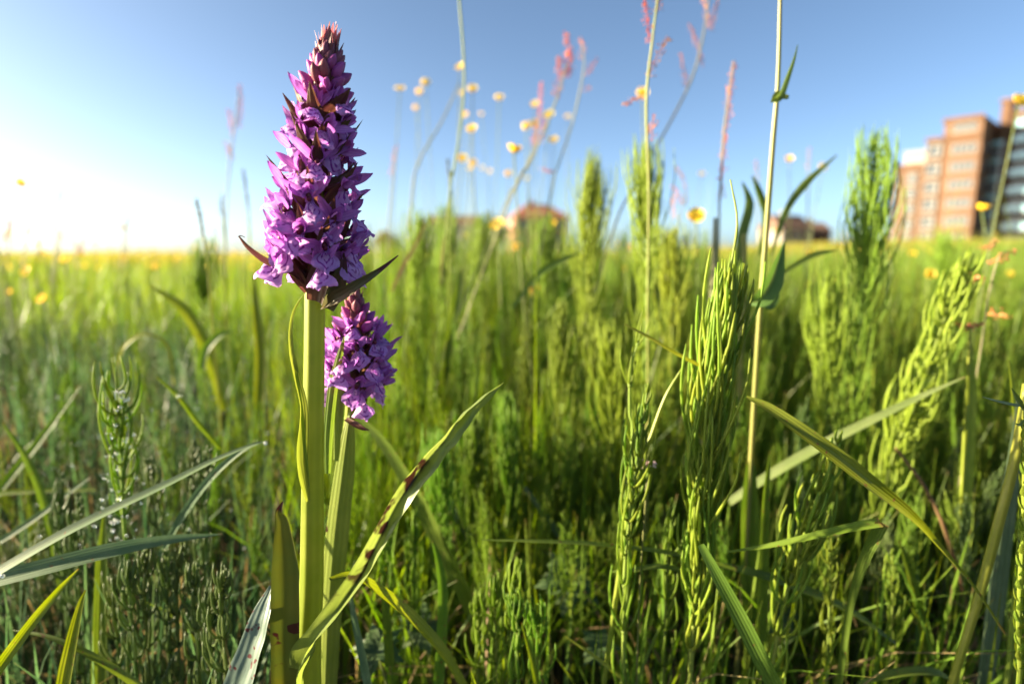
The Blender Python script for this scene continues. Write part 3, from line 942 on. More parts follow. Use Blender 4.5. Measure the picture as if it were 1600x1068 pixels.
def horsetail_geom(path, r0, whorls, start, nb, blen, rng, sides=5, segs=5, spread=.14, rb=.00055, knob=0.0, endf=.97, up=None):
    """Stem path plus a list of branch tubes; blen(f) gives branch length at stem fraction f."""
    sp = smooth(path, 30)
    stem = MB()
    rad = []
    for i in range(30):
        f = i / 29
        rad.append(r0 * (1 - .75 * f) * (1.16 if knob and i % 3 == 0 else 1))
    stem.tube(sp, rad, max(sides, 6))
    branches = []
    for w in range(whorls):
        f = start + (endf - start) * w / max(1, whorls - 1)
        k = min(int(f * 29), 28)
        c = sp[k].lerp(sp[k + 1], f * 29 - k)
        tan = (sp[k + 1] - sp[k]).normalized()
        stem.tube([c - tan * r0 * .8, c + tan * r0 * .8], r0 * (1.35 - .8 * f), 6)
        a0 = rng.random() * 6.28
        n = nb if f < .8 else max(3, int(nb * .7))
        for b in range(n):
            a = a0 + 6.283 * b / n + rng.uniform(-.25, .25)
            x = tan.orthogonal().normalized()
            o = (x * math.cos(a) + tan.cross(x) * math.sin(a))
            L = blen(f) * rng.uniform(.6, 1.15)
            sw = spread * rng.uniform(.6, 1.5)
            gv = (tan + Vector((0, 0, 1)) * .4).normalized() if up is None else Vector(up).normalized()
            bend = Vector((rng.uniform(-1, 1), rng.uniform(-1, 1), rng.uniform(-.4, .4))) * L * .13
            pts = [c, c + o * L * sw * .7 + gv * L * .12, c + o * L * sw * 1.15 + gv * L * .38 + bend * .4, c + o * L * sw * 1.25 + gv * L * .7 + bend, c + o * L * sw * 1.1 + gv * L * 1.0 + bend * 1.2]
            pts = smooth(pts, segs + 1)
            rr = []
            for i in range(segs + 1):
                g = i / segs
                rr.append(rb * (1.0 - .35 * g) * (1.10 if knob and i % 2 == 0 and i else 1.0) * (.55 if i == segs else 1))
            branches.append((pts, rr, rb))
    return stem, branches

def bmb(b, sides):
    return MB().tube(b[0], b[1], sides, cap=True, ph=.4)

def hand_horsetail(label, path, whorls, start, nb, blen, seed, r0=.0011, mat='horsetail', separate=False, sides=5, segs=5, group='horsetails picked out along the meadow edge', **kw):
    rng = random.Random(seed)
    root = empty('horsetail', path[0], label, 'horsetail', group)
    stem, br = horsetail_geom(path, r0, whorls, start, nb, blen, rng, sides, segs, **kw)
    part('stem', stem, M['horsetail_stem'] if mat.startswith('horsetail') and mat != 'horsetail_shaded' else M[mat], root)
    if separate:
        for b in br:
            part('branch', bmb(b, sides), M[mat], root, origin=b[0][0])
    else:
        mb = MB()
        for b in br:
            mb.tube(b[0], b[1], sides)
        part('foliage', mb, M[mat], root, kind='stuff')
    return root

def down(px, py, Y, dx=0.0):
    """Foot of a stem whose pixel (px, py) is known: straight to the floor."""
    p = P(px, py, Y)
    return Vector((p.x + dx, Y, float(terrain(p.x, Y))))

# the big lit one
Yh = .262
hp = [down(1085, 1060, Yh, -.004), P(1082, 1000, Yh), P(1088, 900, Yh), P(1100, 760, Yh), P(1114, 600, Yh), P(1128, 500, Yh), P(1143, 410, Yh), P(1152, 345, Yh + .004), P(1141, 280, Yh + .006)]
hand_horsetail('large sunlit horsetail with upright yellow-green branches against the darker grass', hp, 27, .12, 8, lambda f: float(np.interp(f, [.12, .24, .34, .44, .50, .56, .62], [.022, .036, .058, .064, .056, .040, .024])), 5, r0=.0013, mat='horsetail_sunlit', separate=True, sides=6, segs=9, rb=.00080, knob=1, spread=.125, endf=.62)
hand_horsetail('leaning little horsetail beside the folded grass blade', [down(1205, 1068, .27, -.01), P(1222, 960, .27), P(1252, 860, .27), P(1285, 765, .27), P(1312, 680, .27)], 18, .12, 7, lambda f: float(np.interp(f, [.2, .6, .95], [.034, .026, .006])), 6, mat='horsetail_sunlit', separate=True, segs=6, rb=.0008, knob=1, spread=.2)
hand_horsetail('slim horsetail beaded with dew above the bluish grass blades', [down(200, 1000, .30), P(196, 850, .30), P(190, 720, .30), P(184, 640, .30), P(180, 556, .30)], 10, .30, 4, lambda f: float(np.interp(f, [.3, .5, .75, 1], [.026, .036, .026, .006])), 7, separate=True, mat='horsetail', segs=6, rb=.00075, knob=1, spread=.20, endf=.84)
hand_horsetail('thin horsetail shoot just before the large sunlit horsetail', [down(985, 1068, .265), P(975, 940, .265), P(985, 800, .265), P(1000, 700, .265), P(1012, 600, .268)], 14, .15, 5, lambda f: float(np.interp(f, [.2, .6, 1], [.034, .026, .005])), 8, separate=True, segs=6, rb=.0007, knob=1)
hand_horsetail('lone unbranched horsetail shoot with a bent yellow tip', [down(975, 900, .285), P(988, 740, .285), P(984, 640, .285), P(986, 575, .285), P(998, 532, .285)], 3, .3, 4, lambda f: .02, 9, r0=.0013)
hand_horsetail('arching horsetail leaning over toward the pink flower heads', [down(1385, 900, .40, -.02), P(1388, 740, .40), P(1428, 640, .39), P(1468, 520, .385), P(1500, 440, .38), P(1532, 392, .38)], 22, .14, 5, lambda f: float(np.interp(f, [.2, .6, .97], [.046, .034, .008])), 10, mat='horsetail_sunlit', rb=.001, knob=1, spread=.24, endf=.86)
HT = [  # px0, py0(low), tip px, tip py, Y, whorls, start, branch length, width factor, label
    (1012, 560, 1006, 236, .50, 16, .42, .075, .16, 'tall plume horsetail pierced by a pale sorrel stem'),
    (1052, 600, 1046, 372, .54, 12, .45, .07, .18, 'shorter broad horsetail close by the tall plume horsetail'),
    (915, 560, 926, 262, .58, 18, .45, .085, .15, 'dense upright horsetail standing above the skyline between buttercups'),
    (1335, 640, 1368, 215, .50, 22, .40, .085, .20, 'tallest bushy horsetail rising in front of the brick apartment block'),
    (1290, 760, 1297, 430, .46, 14, .40, .07, .2, 'horsetail tuft at the foot of the tallest bushy horsetail'),
    (1478, 520, 1476, 376, .95, 12, .5, .09, .16, 'dark horsetail below the brick apartment block'),
    (690, 560, 700, 330, .72, 14, .5, .08, .14, 'slim horsetail below the pair of small buttercups'),
    (650, 560, 655, 352, .66, 14, .5, .08, .16, 'bright horsetail plume near the rusty shrub'),
    (745, 560, 752, 345, .78, 14, .5, .08, .16, 'yellow-green horsetail in front of the green shrub'),
    (850, 560, 852, 352, .70, 14, .5, .08, .16, 'horsetail plume behind the yellow buttercup in the stand'),
    (318, 560, 314, 408, .66, 10, .5, .08, .16, 'horsetail under the dark foxtail seed head'),
    (735, 900, 742, 655, .40, 12, .5, .05, .16, 'shaded horsetail behind the spotted orchid leaf'),
    (690, 900, 688, 690, .38, 12, .5, .05, .16, 'shaded horsetail bunch next to the spotted orchid leaf'),
    (800, 900, 790, 620, .42, 12, .5, .05, .16, 'shaded horsetail beside the tip of the spotted orchid leaf'),
    (960, 760, 950, 520, .44, 12, .5, .06, .16, 'horsetail at mid height in the stand beside the lone shoot'),
    (880, 760, 876, 480, .46, 12, .5, .06, .16, 'horsetail beneath the yellow buttercup in the stand'),
]
for i, (a, b, c, d, Y, wh, stt, bl, sp, lab) in enumerate(HT):
    hand_horsetail(lab, [down(a, b, Y), P((a * 2 + c) / 3, (b * 2 + d) / 3, Y), P((a + 2 * c) / 3, (b + 2 * d) / 3, Y), P(c, d, Y)], int(wh * 1.5), .10, 8, lambda f, bl=bl: float(np.interp(f, [.1, .45, .7, .85, .97], [bl * .8, bl, bl * .75, bl * .48, bl * .16])), 100 + i, mat='horsetail_sunlit' if i < 11 else 'horsetail', r0=.0014, spread=sp * .85, rb=.00070, segs=4)

# short dim shoots low in the corner, a few whorls each
k = 0
for (x, yb, yt, Y) in [(205, 1068, 880, .27), (228, 1068, 840, .275), (258, 1068, 860, .28), (282, 1068, 835, .28), (310, 1068, 880, .27), (352, 1068, 900, .25), (330, 1068, 930, .26), (180, 1068, 905, .28),
                       (803, 1068, 878, .275), (780, 1068, 905, .28), (808, 1068, 945, .26), (835, 1068, 960, .27), (745, 1068, 930, .29), (1040, 1068, 780, .285), (1300, 1068, 800, .29), (1395, 1068, 860, .31), (320, 940, 700, .31), (300, 900, 690, .34), (240, 900, 720, .33), (120, 1000, 780, .31), (95, 960, 740, .33), (610, 1000, 840, .31), (640, 1000, 800, .33)]:
    rx = random.Random(300 + k)
    hand_horsetail('%s dim horsetail shoot in the shaded grass %s' % ('very short' if yb - yt < 165 else 'short', near(x)), [down(x, yb, Y), P(x + rx.uniform(-6, 6), (yb + yt) / 2, Y), P(x + rx.uniform(-10, 10), yt, Y)], 11, .15, 5, lambda f: float(np.interp(f, [.2, .6, 1], [.024, .018, .003])), 300 + k, r0=.0010, mat='horsetail_shaded' if x < 560 else 'horsetail', rb=.0007, segs=4, knob=1, spread=.2, group='short shoots in the shaded grass')
    k += 1

# prototypes for the stand, copied one by one
def proto(seed, h, dark):
    rng = random.Random(seed)
    lean = Vector((rng.uniform(-.04, .04), rng.uniform(-.04, .04), 0))
    path = [Vector((0, 0, 0)), lean * .3 + Vector((0, 0, h * .35)), lean * .6 + Vector((0, 0, h * .7)), lean + Vector((0, 0, h))]
    stem, br = horsetail_geom(path, .0012, 16, .10, 7, lambda f: float(np.interp(f, [.1, .5, .75, .87, .97], [.06, .065, .042, .022, .006])), rng, 4, 4, rng.uniform(.07, .17), .00058)
    root = part('horsetail', stem, M['horsetail_shaded' if dark else 'horsetail_stem'])
    mb = MB()
    for b in br:
        mb.tube(b[0], b[1], 4)
    part('foliage', mb, M['horsetail_shaded' if dark else 'horsetail'], root, kind='stuff')
    return root
H0 = .30
PG = [proto(500 + i, H0, False) for i in range(6)]
PD = [proto(600 + i, H0, True) for i in range(3)]
used = set()

def envelope(px, Y):
    """Highest photo row plants scattered at distance Y may reach."""
    y = float(np.interp(Y, [.25, .32, .42, .55, .75, 1.1, 2, 6], [960, 820, 700, 560, 470, 425, 396, 386]))
    if px < 460:
        y += float(np.interp(Y, [.3, .5, 1.0, 2.0], [0, 25, 25, 5]))
    if 540 < px < 1080:
        y -= float(np.interp(Y, [.3, .5, .7, 1.2, 3], [0, 50, 104, 78, 24]))
    elif px >= 1080:
        y -= float(np.interp(Y, [.3, .5, .7, 1.2, 3], [0, 25, 45, 30, 12]))
    return y

def pxof(x, y, z=.25):
    d = y * math.cos(PITCH) - (z - CH) * math.sin(PITCH)
    return 800 + F * x / max(d, .02)

ZN = {'d': ('dewy horsetail of shade-painted green in the shaded grass by the bluish blades', 'dewy horsetails in the shaded grass'),
      'm': ('sunlit yellow-green horsetail in the dense stand behind the orchids', 'horsetails in the sunlit stand'),
      'r': ('green horsetail in the loose stand around the tall sorrel stem', 'horsetails in the loose stand')}
rng = random.Random(77)
n = 0
while n < 270:
    Y = .36 + 1.5 * rng.random() ** 1.5
    px = rng.uniform(-60, 1660)
    if px < 480 and rng.random() < .6: continue
    x = (px - 800) / F * Y * 1.01
    cap_y = envelope(px, Y) + abs(rng.gauss(0, 28)) * (.5 / max(Y, .4))
    top = zcap(cap_y, Y) - float(terrain(x, Y))
    h = min(top, rng.uniform(.24, .42))
    if h < .07: continue
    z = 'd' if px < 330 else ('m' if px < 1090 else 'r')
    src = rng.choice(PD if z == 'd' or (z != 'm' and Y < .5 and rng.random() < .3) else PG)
    sxy = max(.65, h / H0) * rng.uniform(.85, 1.15)
    loc = (x, Y, float(terrain(x, Y)))
    lab, grp = ZN[z]
    lab = ('%s %s horsetail %s %s' % ('short' if h < .2 else 'tall', {'d': 'shade-painted dewy', 'm': 'yellow-green', 'r': 'green'}[z], near(px), depth_word(Y)))
    grp = lab.replace('horsetail', 'horsetails', 1)
    sc = (sxy, sxy, h / H0)
    if src not in used:
        used.add(src)
        src.location = loc; src.rotation_euler = (0, 0, rng.random() * 6.28); src.scale = sc
        tag(src, lab, 'horsetail', grp)
    else:
        c = copy_tree(src, loc, rng.random() * 6.28, sc, lab, grp)
        c['category'] = 'horsetail'
    n += 1
for p_ in PG + PD:
    if p_ not in used:
        for ch in list(p_.children): bpy.data.objects.remove(ch)
        bpy.data.objects.remove(p_)

# ------------------------------------------------------------------ masses: grass and the far horsetails (numpy)
def np_object(name, V, Fq, tint, uvv, mat, label, cat):
    me = bpy.data.meshes.new(name)
    nv, nf = len(V), len(Fq)
    me.vertices.add(nv); me.vertices.foreach_set('co', V.astype(np.float32).ravel())
    k = Fq.shape[1]
    me.loops.add(nf * k); me.loops.foreach_set('vertex_index', Fq.astype(np.int32).ravel())
    me.polygons.add(nf)
    me.polygons.foreach_set('loop_start', np.arange(0, nf * k, k, dtype=np.int32))
    me.polygons.foreach_set('loop_total', np.full(nf, k, dtype=np.int32))
    me.polygons.foreach_set('use_smooth', np.ones(nf, dtype=bool))
    at = me.attributes.new('tint', 'FLOAT', 'POINT')
    at.data.foreach_set('value', tint.astype(np.float32))
    uvl = me.uv_layers.new(name='UVMap')
    uvl.data.foreach_set('uv', uvv[Fq.ravel()].astype(np.float32).ravel())
    me.materials.append(mat)
    me.update(); me.validate()
    o = bpy.data.objects.new(name, me)
    COL.objects.link(o)
    return tag(o, label, cat, kind='stuff')

envv = np.vectorize(envelope)
def grass_mass(name, n, y0, y1, hlo, hhi, w0, segs, mat, label, pw=1.0, wgrow=0.0, bend=.35, side=0, outlier=0.0, margin=.35):
    Y = y0 + (y1 - y0) * RNG.random(n) ** pw
    X = (RNG.random(n) * 2 - 1) * (Y * .97 + margin)
    px = 800 + F * X / (Y * .99)
    g = terrain(X, Y)
    h = hlo + (hhi - hlo) * RNG.random(n)
    capy = envv(px, Y) + np.abs(RNG.normal(0, 26, n)) * .6 / np.maximum(Y, .5)
    v = -(capy - 534) / F
    top = CH + Y * (-math.sin(PITCH) + v * math.cos(PITCH)) / (math.cos(PITCH) + v * math.sin(PITCH)) - g
    out = RNG.random(n) < outlier
    h = np.where(out, h, np.minimum(h, top))
    inside = (px > -150) & (px < 1750)
    ok = h > .04
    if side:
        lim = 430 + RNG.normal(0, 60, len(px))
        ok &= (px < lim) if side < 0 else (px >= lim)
    # leave the space of the two orchids and of what stands close to the lens
    ok &= ~((np.hypot(X + .085, Y - .235) < .05))
    X, Y, g, h = X[ok], Y[ok], g[ok], h[ok]
    n = len(X)
    if y0 > 1:      # the sward grows in uneven patches
        h = h * (.95 + .16 * np.sin(X * 1.7 + 2 * np.sin(Y * .6)) + .14 * np.sin(X * .53 - Y * .37 + 1) + .10 * np.sin(X * 4.1 + Y * 1.3))
    a = RNG.random(n) * 2 * np.pi
    lean = np.abs(RNG.normal(0, bend, n)) * h
    wx = lean * np.cos(a) + .05 * h
    wy = lean * np.sin(a)
    fa_ = RNG.random(n) * np.pi
    w = w0 * (1 + wgrow * np.maximum(0, Y - 4)) * RNG.uniform(.6, 1.3, n)
    rows = segs + 1
    V = np.empty((n, rows, 2, 3)); UV = np.empty((n, rows, 2, 2))
    for i in range(rows):
        f = i / segs
        cx, cy = X + wx * f ** 2, Y + wy * f ** 2
        cz = g + h * (f - .18 * (lean / h) * f ** 3)
        ww = w * (1 - f ** 2.2) * .5 + .00012
        for s, sg in ((0, -1), (1, 1)):
            V[:, i, s, 0] = cx + sg * ww * np.cos(fa_ + .5 * f)
            V[:, i, s, 1] = cy + sg * ww * np.sin(fa_ + .5 * f)
            V[:, i, s, 2] = cz
            UV[:, i, s, 0] = s; UV[:, i, s, 1] = f
    base = (np.arange(n) * rows * 2)[:, None, None]
    q = np.array([[2 * i, 2 * i + 1, 2 * i + 3, 2 * i + 2] for i in range(segs)])[None]
    Fq = (base + q).reshape(-1, 4)
    tint = np.repeat(RNG.random(n), rows * 2)
    return np_object(name, V.reshape(-1, 3), Fq, tint, UV.reshape(-1, 2), mat, label, 'grass')

grass_mass('grass', 10500, .27, 1.3, .06, .21, .0026, 5, M['grass'], 'dense fresh green grass growing among the horsetails', margin=.4, bend=.30, side=1)
grass_mass('grass', 9000, .27, 1.5, .06, .24, .0026, 5, M['grass_dewy_shaded'], 'bluish dewy grass with shade painted into its colour, under the bright sky', margin=.4, bend=.30, side=-1)
grass_mass('fine_grass', 9000, .42, 2.2, .16, .40, .0013, 5, M['grass'], 'hair-fine upright grass threaded through the horsetail stand', pw=1.3, margin=.3, bend=.16, outlier=.02, side=1)
grass_mass('fine_grass', 420, .8, 3.5, .34, .52, .0016, 6, M['grass'], 'sparse taller grasses breaking the skyline', margin=.2, bend=.22, outlier=1.0, side=1)
grass_mass('fine_grass', 520, 1.6, 6, .30, .46, .0020, 6, M['grass_far'], 'sparse hazy grass tips over the yellow meadow edge', margin=.2, bend=.25, outlier=1.0, side=-1)
grass_mass('thatch', 5000, .27, 1.6, .03, .14, .0018, 4, M['thatch'], 'dead brown thatch at the foot of the meadow plants', margin=.4, bend=.8)
grass_mass('grass', 34000, 1.3, 7, .16, .36, .0042, 3, M['grass'], 'sunlit meadow grass beyond the horsetail stand', pw=1.25, outlier=.03)
grass_mass('grass', 70000, 7, 60, .2, .40, .007, 2, M['grass_far'], 'yellowish grass stretching to the houses', pw=1.4, wgrow=.11, outlier=.16)

def horsetail_mass(name, n, y0, y1, label, nb=34, pw=1.3):
    Y = y0 + (y1 - y0) * RNG.random(n) ** pw
    X = (RNG.random(n) * 2 - 1) * (Y * .97 + .35)
    px = 800 + F * X / (Y * .99)
    keep = (px > 460) | (RNG.random(n) < .15)
    X, Y, px = X[keep], Y[keep], px[keep]
    g = terrain(X, Y)
    h = .22 + .2 * RNG.random(len(X))
    capy = envv(px, Y) + np.abs(RNG.normal(0, 24, len(X))) * .6 / np.maximum(Y, .5)
    v = -(capy - 534) / F
    top = CH + Y * (-math.sin(PITCH) + v * math.cos(PITCH)) / (math.cos(PITCH) + v * math.sin(PITCH)) - g
    h = np.minimum(h, top)
    ok = h > .08
    ok &= ~((np.hypot(X + .085, Y - .235) < .06))
    X, Y, g, h = X[ok], Y[ok], g[ok], h[ok]
    n = len(X)
    # every branch: base on the stem, out a little, then upright; three-sided, two segments
    ff = .25 + .7 * RNG.random((n, nb)); ff[:, 0] = 0.0
    L = .055 * (1.15 - ff) * RNG.uniform(.6, 1.2, (n, nb)) + .008
    L[:, 0] = h
    a = RNG.random((n, nb)) * 2 * np.pi
    sp = RNG.uniform(.08, .24, (n, 1)) * np.ones((n, nb)); sp[:, 0] = 0
    lx, ly = RNG.normal(0, .07, (n, 1)), RNG.normal(0, .07, (n, 1))
    r = np.full((n, nb), .00062) * (1 + .15 * np.maximum(0, Y[:, None] - 1)); r[:, 0] *= 1.5
    bz = ff * h[:, None]
    V = np.empty((n, nb, 3, 3, 3))
    for i, (fo, fz) in enumerate(((0, 0), (1.0, .45), (1.0, 1.0))):
        zz = bz + L * fz
        cx = X[:, None] + lx * zz + np.cos(a) * L * sp * fo
        cy = Y[:, None] + ly * zz + np.sin(a) * L * sp * fo
        rr = r * (1, 1, .5)[i]
        for k in range(3):
            V[:, :, i, k, 0] = cx + rr * math.cos(2.094 * k)
            V[:, :, i, k, 1] = cy + rr * math.sin(2.094 * k)
            V[:, :, i, k, 2] = g[:, None] + zz
    q = np.array([[3 * i + k, 3 * i + (k + 1) % 3, 3 * i + 3 + (k + 1) % 3, 3 * i + 3 + k] for i in range(2) for k in range(3)])
    base = (np.arange(n * nb) * 9)[:, None, None]
    Fq = (base + q[None]).reshape(-1, 4)
    tint = np.repeat(RNG.random(n), nb * 9)
    return np_object(name, V.reshape(-1, 3), Fq, tint, np.zeros((n * nb * 9, 2)), M['horsetail_mass'], label, 'horsetails')

horsetail_mass('horsetail_undergrowth', 1200, .40, 1.7, 'fine green horsetail shoots packed between the taller ones')
horsetail_mass('horsetail_undergrowth', 1500, 1.2, 7, 'distant horsetails merging into the sunlit meadow', nb=24)

# ------------------------------------------------------------------ single grass blades
def blade(label, pts, w, mat='blade', n=28, extra=None, **kw):
    pp = smooth([P(*p) for p in pts], n)
    hw = [px_size(x, pp[0].y) / 2 for x in lerp_list(w, n)]
    kw.setdefault('fold', .35); kw.setdefault('nu', 4)
    o = part('grass_shoot', MB().ribbon(pp, hw, **kw), M[mat], origin=pp[0])
    return tag(o, label, 'grass blade', 'single grass blades')
blade('long bluish grass blade slanting up with a dew drop at its brown tip', [(-160, 990, .215), (0, 893, .225), (120, 824, .235), (260, 757, .248), (340, 717, .256), (400, 693, .262), (416, 692, .264)], [20, 22, 22, 18, 12, 7, 2], 'blade_blue', normal=(0, -.6, 1))
blade('second bluish grass blade lying almost level below the longest one', [(-120, 935, .23), (60, 888, .236), (180, 858, .243), (270, 842, .25), (347, 834, .256)], [26, 28, 26, 16, 2], 'blade_blue', normal=(0, -.8, .8), roll=.2)
blade('pale grass blade passing behind the longest bluish blade', [(250, 868, .30), (285, 805, .295), (330, 745, .29), (375, 705, .288), (408, 690, .287)], [10, 13, 12, 8, 2], 'blade_blue')
blade('yellow-green grass blade curving up from the corner of the meadow', [(-70, 1140, .215), (0, 1040, .22), (55, 966, .224), (95, 918, .228), (123, 888, .231)], [22, 20, 17, 11, 2], 'blade_yellow', roll=.3)
blade('short upright yellow-green grass blade beside the curving one', [(88, 1140, .235), (104, 1050, .235), (116, 990, .235), (126, 945, .235), (134, 921, .235)], [24, 26, 20, 11, 2], 'blade_yellow')
blade('thin dark grass blade arching low across the corner', [(20, 984, .24), (80, 996, .238), (150, 1028, .235), (220, 1075, .233), (260, 1120, .232)], [2, 8, 12, 13, 12], 'blade', normal=(0, -.5, 1))
blade('broad shaded upright blade behind the arching dark blade', [(155, 1150, .30), (158, 1000, .30), (160, 880, .30), (163, 800, .30)], [30, 26, 20, 4], 'blade')
blade('sunlit thin grass tip with a dew drop in the dark patch', [(345, 700, .36), (310, 660, .358), (280, 620, .356), (245, 588, .355)], [7, 9, 8, 3], 'blade_yellow')
blade('bright broad grass blade pointing up over the dark patch', [(352, 640, .60), (330, 560, .60), (292, 487, .60), (235, 446, .60)], [16, 22, 19, 3], 'blade_yellow')
blade('faint grass blade crossing the dark patch slantwise', [(-20, 790, .44), (60, 690, .44), (125, 602, .44)], [14, 12, 3], 'blade')
blade('level straw-coloured blade behind the dewy horsetail', [(-20, 770, .40), (60, 766, .40), (150, 765, .40)], [8, 7, 3], 'culm')
blade('pale slanting blade low behind the bluish blades', [(0, 845, .36), (60, 805, .36), (140, 745, .36)], [9, 9, 3], 'blade_blue')
blade('broad upright blade leaning behind the dewy horsetail', [(100, 930, .38), (75, 800, .38), (45, 720, .38), (5, 660, .38)], [20, 18, 14, 4], 'blade')
blade('dead curled leaf among the horsetails beside the tall orchid', [(185, 570, .55), (195, 540, .55), (225, 522, .55), (262, 540, .55), (272, 600, .55)], [4, 5, 5, 6, 3], 'culm')
blade('curled dry-edged leaf close to the tall orchid', [(315, 575, .52), (322, 545, .52), (345, 522, .52), (362, 518, .52)], [14, 14, 10, 3], 'blade')
blade('large shiny grass blade drooping from the tall sorrel stem', [(1166, 620, .242), (1200, 637, .238), (1250, 672, .232), (1310, 716, .228), (1365, 760, .226), (1420, 803, .228), (1460, 845, .232), (1520, 915, .238), (1570, 990, .24)], [5, 16, 23, 27, 25, 18, 11, 7, 5], 'blade_yellow', normal=(0, -.75, .8), roll=[.2, .3, .1], n=40, fold=.45)
blade('folded blade lying level with a pale crease at the bend', [(1137, 862, .252), (1200, 853, .246), (1270, 838, .24), (1330, 825, .236), (1376, 817, .234)], [3, 9, 13, 16, 18], 'blade_yellow', normal=(0, -.5, 1))
blade('upright lower half of the folded grass blade', [(1305, 1130, .25), (1318, 1010, .246), (1332, 930, .242), (1352, 868, .238), (1378, 816, .234)], [9, 11, 12, 17, 19], 'blade', roll=-.4)
blade('pale green blade crossing slantwise behind the drooping blade', [(1140, 785, .37), (1200, 745, .365), (1270, 704, .36), (1340, 668, .355), (1430, 624, .35), (1507, 589, .345)], [14, 17, 18, 16, 11, 2], 'blade_pale', normal=(0, -.5, 1))
blade('broad arching blade behind the spotted orchid leaf', [(560, 650, .35), (600, 690, .345), (650, 770, .34), (690, 850, .335), (730, 930, .33), (775, 1030, .33)], [9, 20, 28, 30, 30, 26], 'blade', roll=.4)
blade('bright blade arching from behind the spotted orchid leaf', [(515, 905, .225), (550, 900, .232), (590, 922, .24), (640, 962, .247), (690, 1015, .25), (730, 1080, .25)], [8, 18, 26, 27, 22, 14], 'blade_yellow', normal=(0, -.4, 1))
blade('thin level grass blade pointing at the spotted orchid leaf', [(752, 843, .262), (830, 845, .262), (920, 849, .264), (1010, 858, .268), (1090, 872, .272), (1150, 890, .275)], [2, 6, 8, 9, 9, 7], 'blade', normal=(0, -.6, 1))
blade('dark broad blade crossing the foot of the large sunlit horsetail', [(1095, 850, .236), (1125, 905, .232), (1160, 970, .229), (1195, 1040, .226), (1230, 1110, .224)], [12, 22, 27, 28, 28], 'blade', roll=.3)
blade('bluish blade running level behind the leaning little horsetail', [(1110, 880, .30), (1170, 893, .298), (1240, 915, .296), (1320, 950, .294), (1400, 1005, .29)], [9, 15, 18, 15, 6], 'blade', normal=(0, -.6, 1))
blade('short blade jutting from the base of the large sunlit horsetail', [(955, 893, .272), (990, 890, .27), (1030, 885, .268), (1075, 892, .266)], [3, 8, 10, 9], 'blade', normal=(0, -.5, 1))
blade('upright blade tip between the sorrel stem and the leaning horsetail', [(1188, 1000, .30), (1192, 880, .30), (1196, 780, .30), (1203, 704, .30)], [22, 18, 13, 2], 'blade')
blade('broad dim blade standing behind the sorrel stem', [(1176, 1050, .34), (1172, 920, .34), (1170, 800, .34), (1172, 720, .34)], [34, 36, 32, 14], 'blade')
blade('thin blade with an orange tip beside the large sunlit horsetail', [(975, 506, .262), (1015, 527, .262), (1055, 551, .264), (1092, 570, .268)], [3, 5, 6, 6], 'culm')
blade('blade with a brown withered tip low in the grass', [(846, 1110, .255), (836, 1050, .255), (826, 1010, .255), (815, 972, .255)], [13, 11, 8, 2], 'blade_yellow')
blade('thin brownish blade slanting near the withered-tipped one', [(992, 1080, .265), (960, 1048, .265), (920, 1018, .265), (884, 993, .265)], [8, 8, 6, 2], 'culm')
blade('upright shaded blade below the broad arching blade', [(682, 1110, .275), (690, 1000, .275), (692, 920, .275), (684, 870, .275), (676, 845, .275)], [18, 19, 17, 11, 3], 'blade')
blade('short shaded blade by the foot of the spotted orchid leaf', [(610, 1040, .28), (606, 980, .28), (602, 930, .28), (598, 908, .28)], [18, 17, 12, 3], 'blade')
blade('pale grass stem standing next to the small orchid', [(590, 1150, .245), (570, 1040, .245), (556, 975, .245), (548, 930, .245)], [16, 15, 12, 7], 'blade_blue')
blade('thin upright blade among the shaded horsetails', [(655, 1000, .33), (650, 920, .33), (648, 850, .33), (652, 790, .33)], [12, 11, 8, 2], 'blade')
blade('slanting upright blade behind the folded grass blade', [(1462, 1120, .32), (1445, 1000, .32), (1425, 910, .32), (1405, 845, .32)], [20, 19, 15, 3], 'blade')
blade('broad blurred blade behind the thick yellow stem', [(1525, 1120, .29), (1545, 960, .29), (1565, 800, .29), (1582, 690, .29), (1590, 620, .29)], [40, 50, 46, 34, 8], 'blade_blue', roll=.3)
blade('tall grey-green blade with a pale edge near the pink flower stem', [(1500, 900, .38), (1510, 760, .38), (1516, 640, .38), (1518, 560, .38)], [17, 18, 17, 10], 'culm')
blade('thin straight shoot tip beside the toothed weed', [(1592, 760, .30), (1586, 660, .30), (1581, 600, .30), (1576, 562, .30)], [10, 10, 8, 3], 'culm')
blade('level shaded blade low beneath the thick yellow stem', [(1340, 1068, .27), (1400, 1052, .268), (1460, 1050, .268), (1500, 1072, .268)], [6, 16, 16, 4], 'blade', normal=(0, -.4, 1))
blade('dark narrow leaf reaching from the stand toward the brick block', [(1206, 440, .42), (1240, 415, .42), (1275, 397, .42), (1308, 391, .42)], [4, 9, 9, 2], 'dock_leaf')
blade('dry pale blade hanging in the sunlit stand', [(612, 455, .60), (628, 420, .60), (648, 385, .60), (664, 350, .60)], [4, 6, 5, 2], 'straw')
blade('second dry pale blade standing in the sunlit stand', [(690, 445, .62), (692, 400, .62), (695, 370, .62)], [6, 6, 3], 'straw')
blade('wide soft blade slanting through the sunlit stand', [(690, 620, .62), (700, 550, .62), (712, 480, .62), (722, 420, .62)], [16, 18, 16, 4], 'blade')
blade('green blade crossing the sunlit stand above the buttercup', [(800, 480, .55), (840, 430, .55), (870, 410, .55), (905, 395, .55)], [5, 9, 10, 3], 'dock_leaf')
blade('long dark blade arched in the shaded grass', [(668, 730, .40), (700, 780, .40), (740, 850, .40), (770, 930, .40)], [10, 15, 16, 12], 'blade_blue', roll=.4)
blade('slim blue-green blade arched behind the level thin blade', [(820, 760, .40), (860, 815, .40), (900, 870, .40), (930, 940, .40)], [7, 13, 14, 10], 'blade_blue', roll=.3)
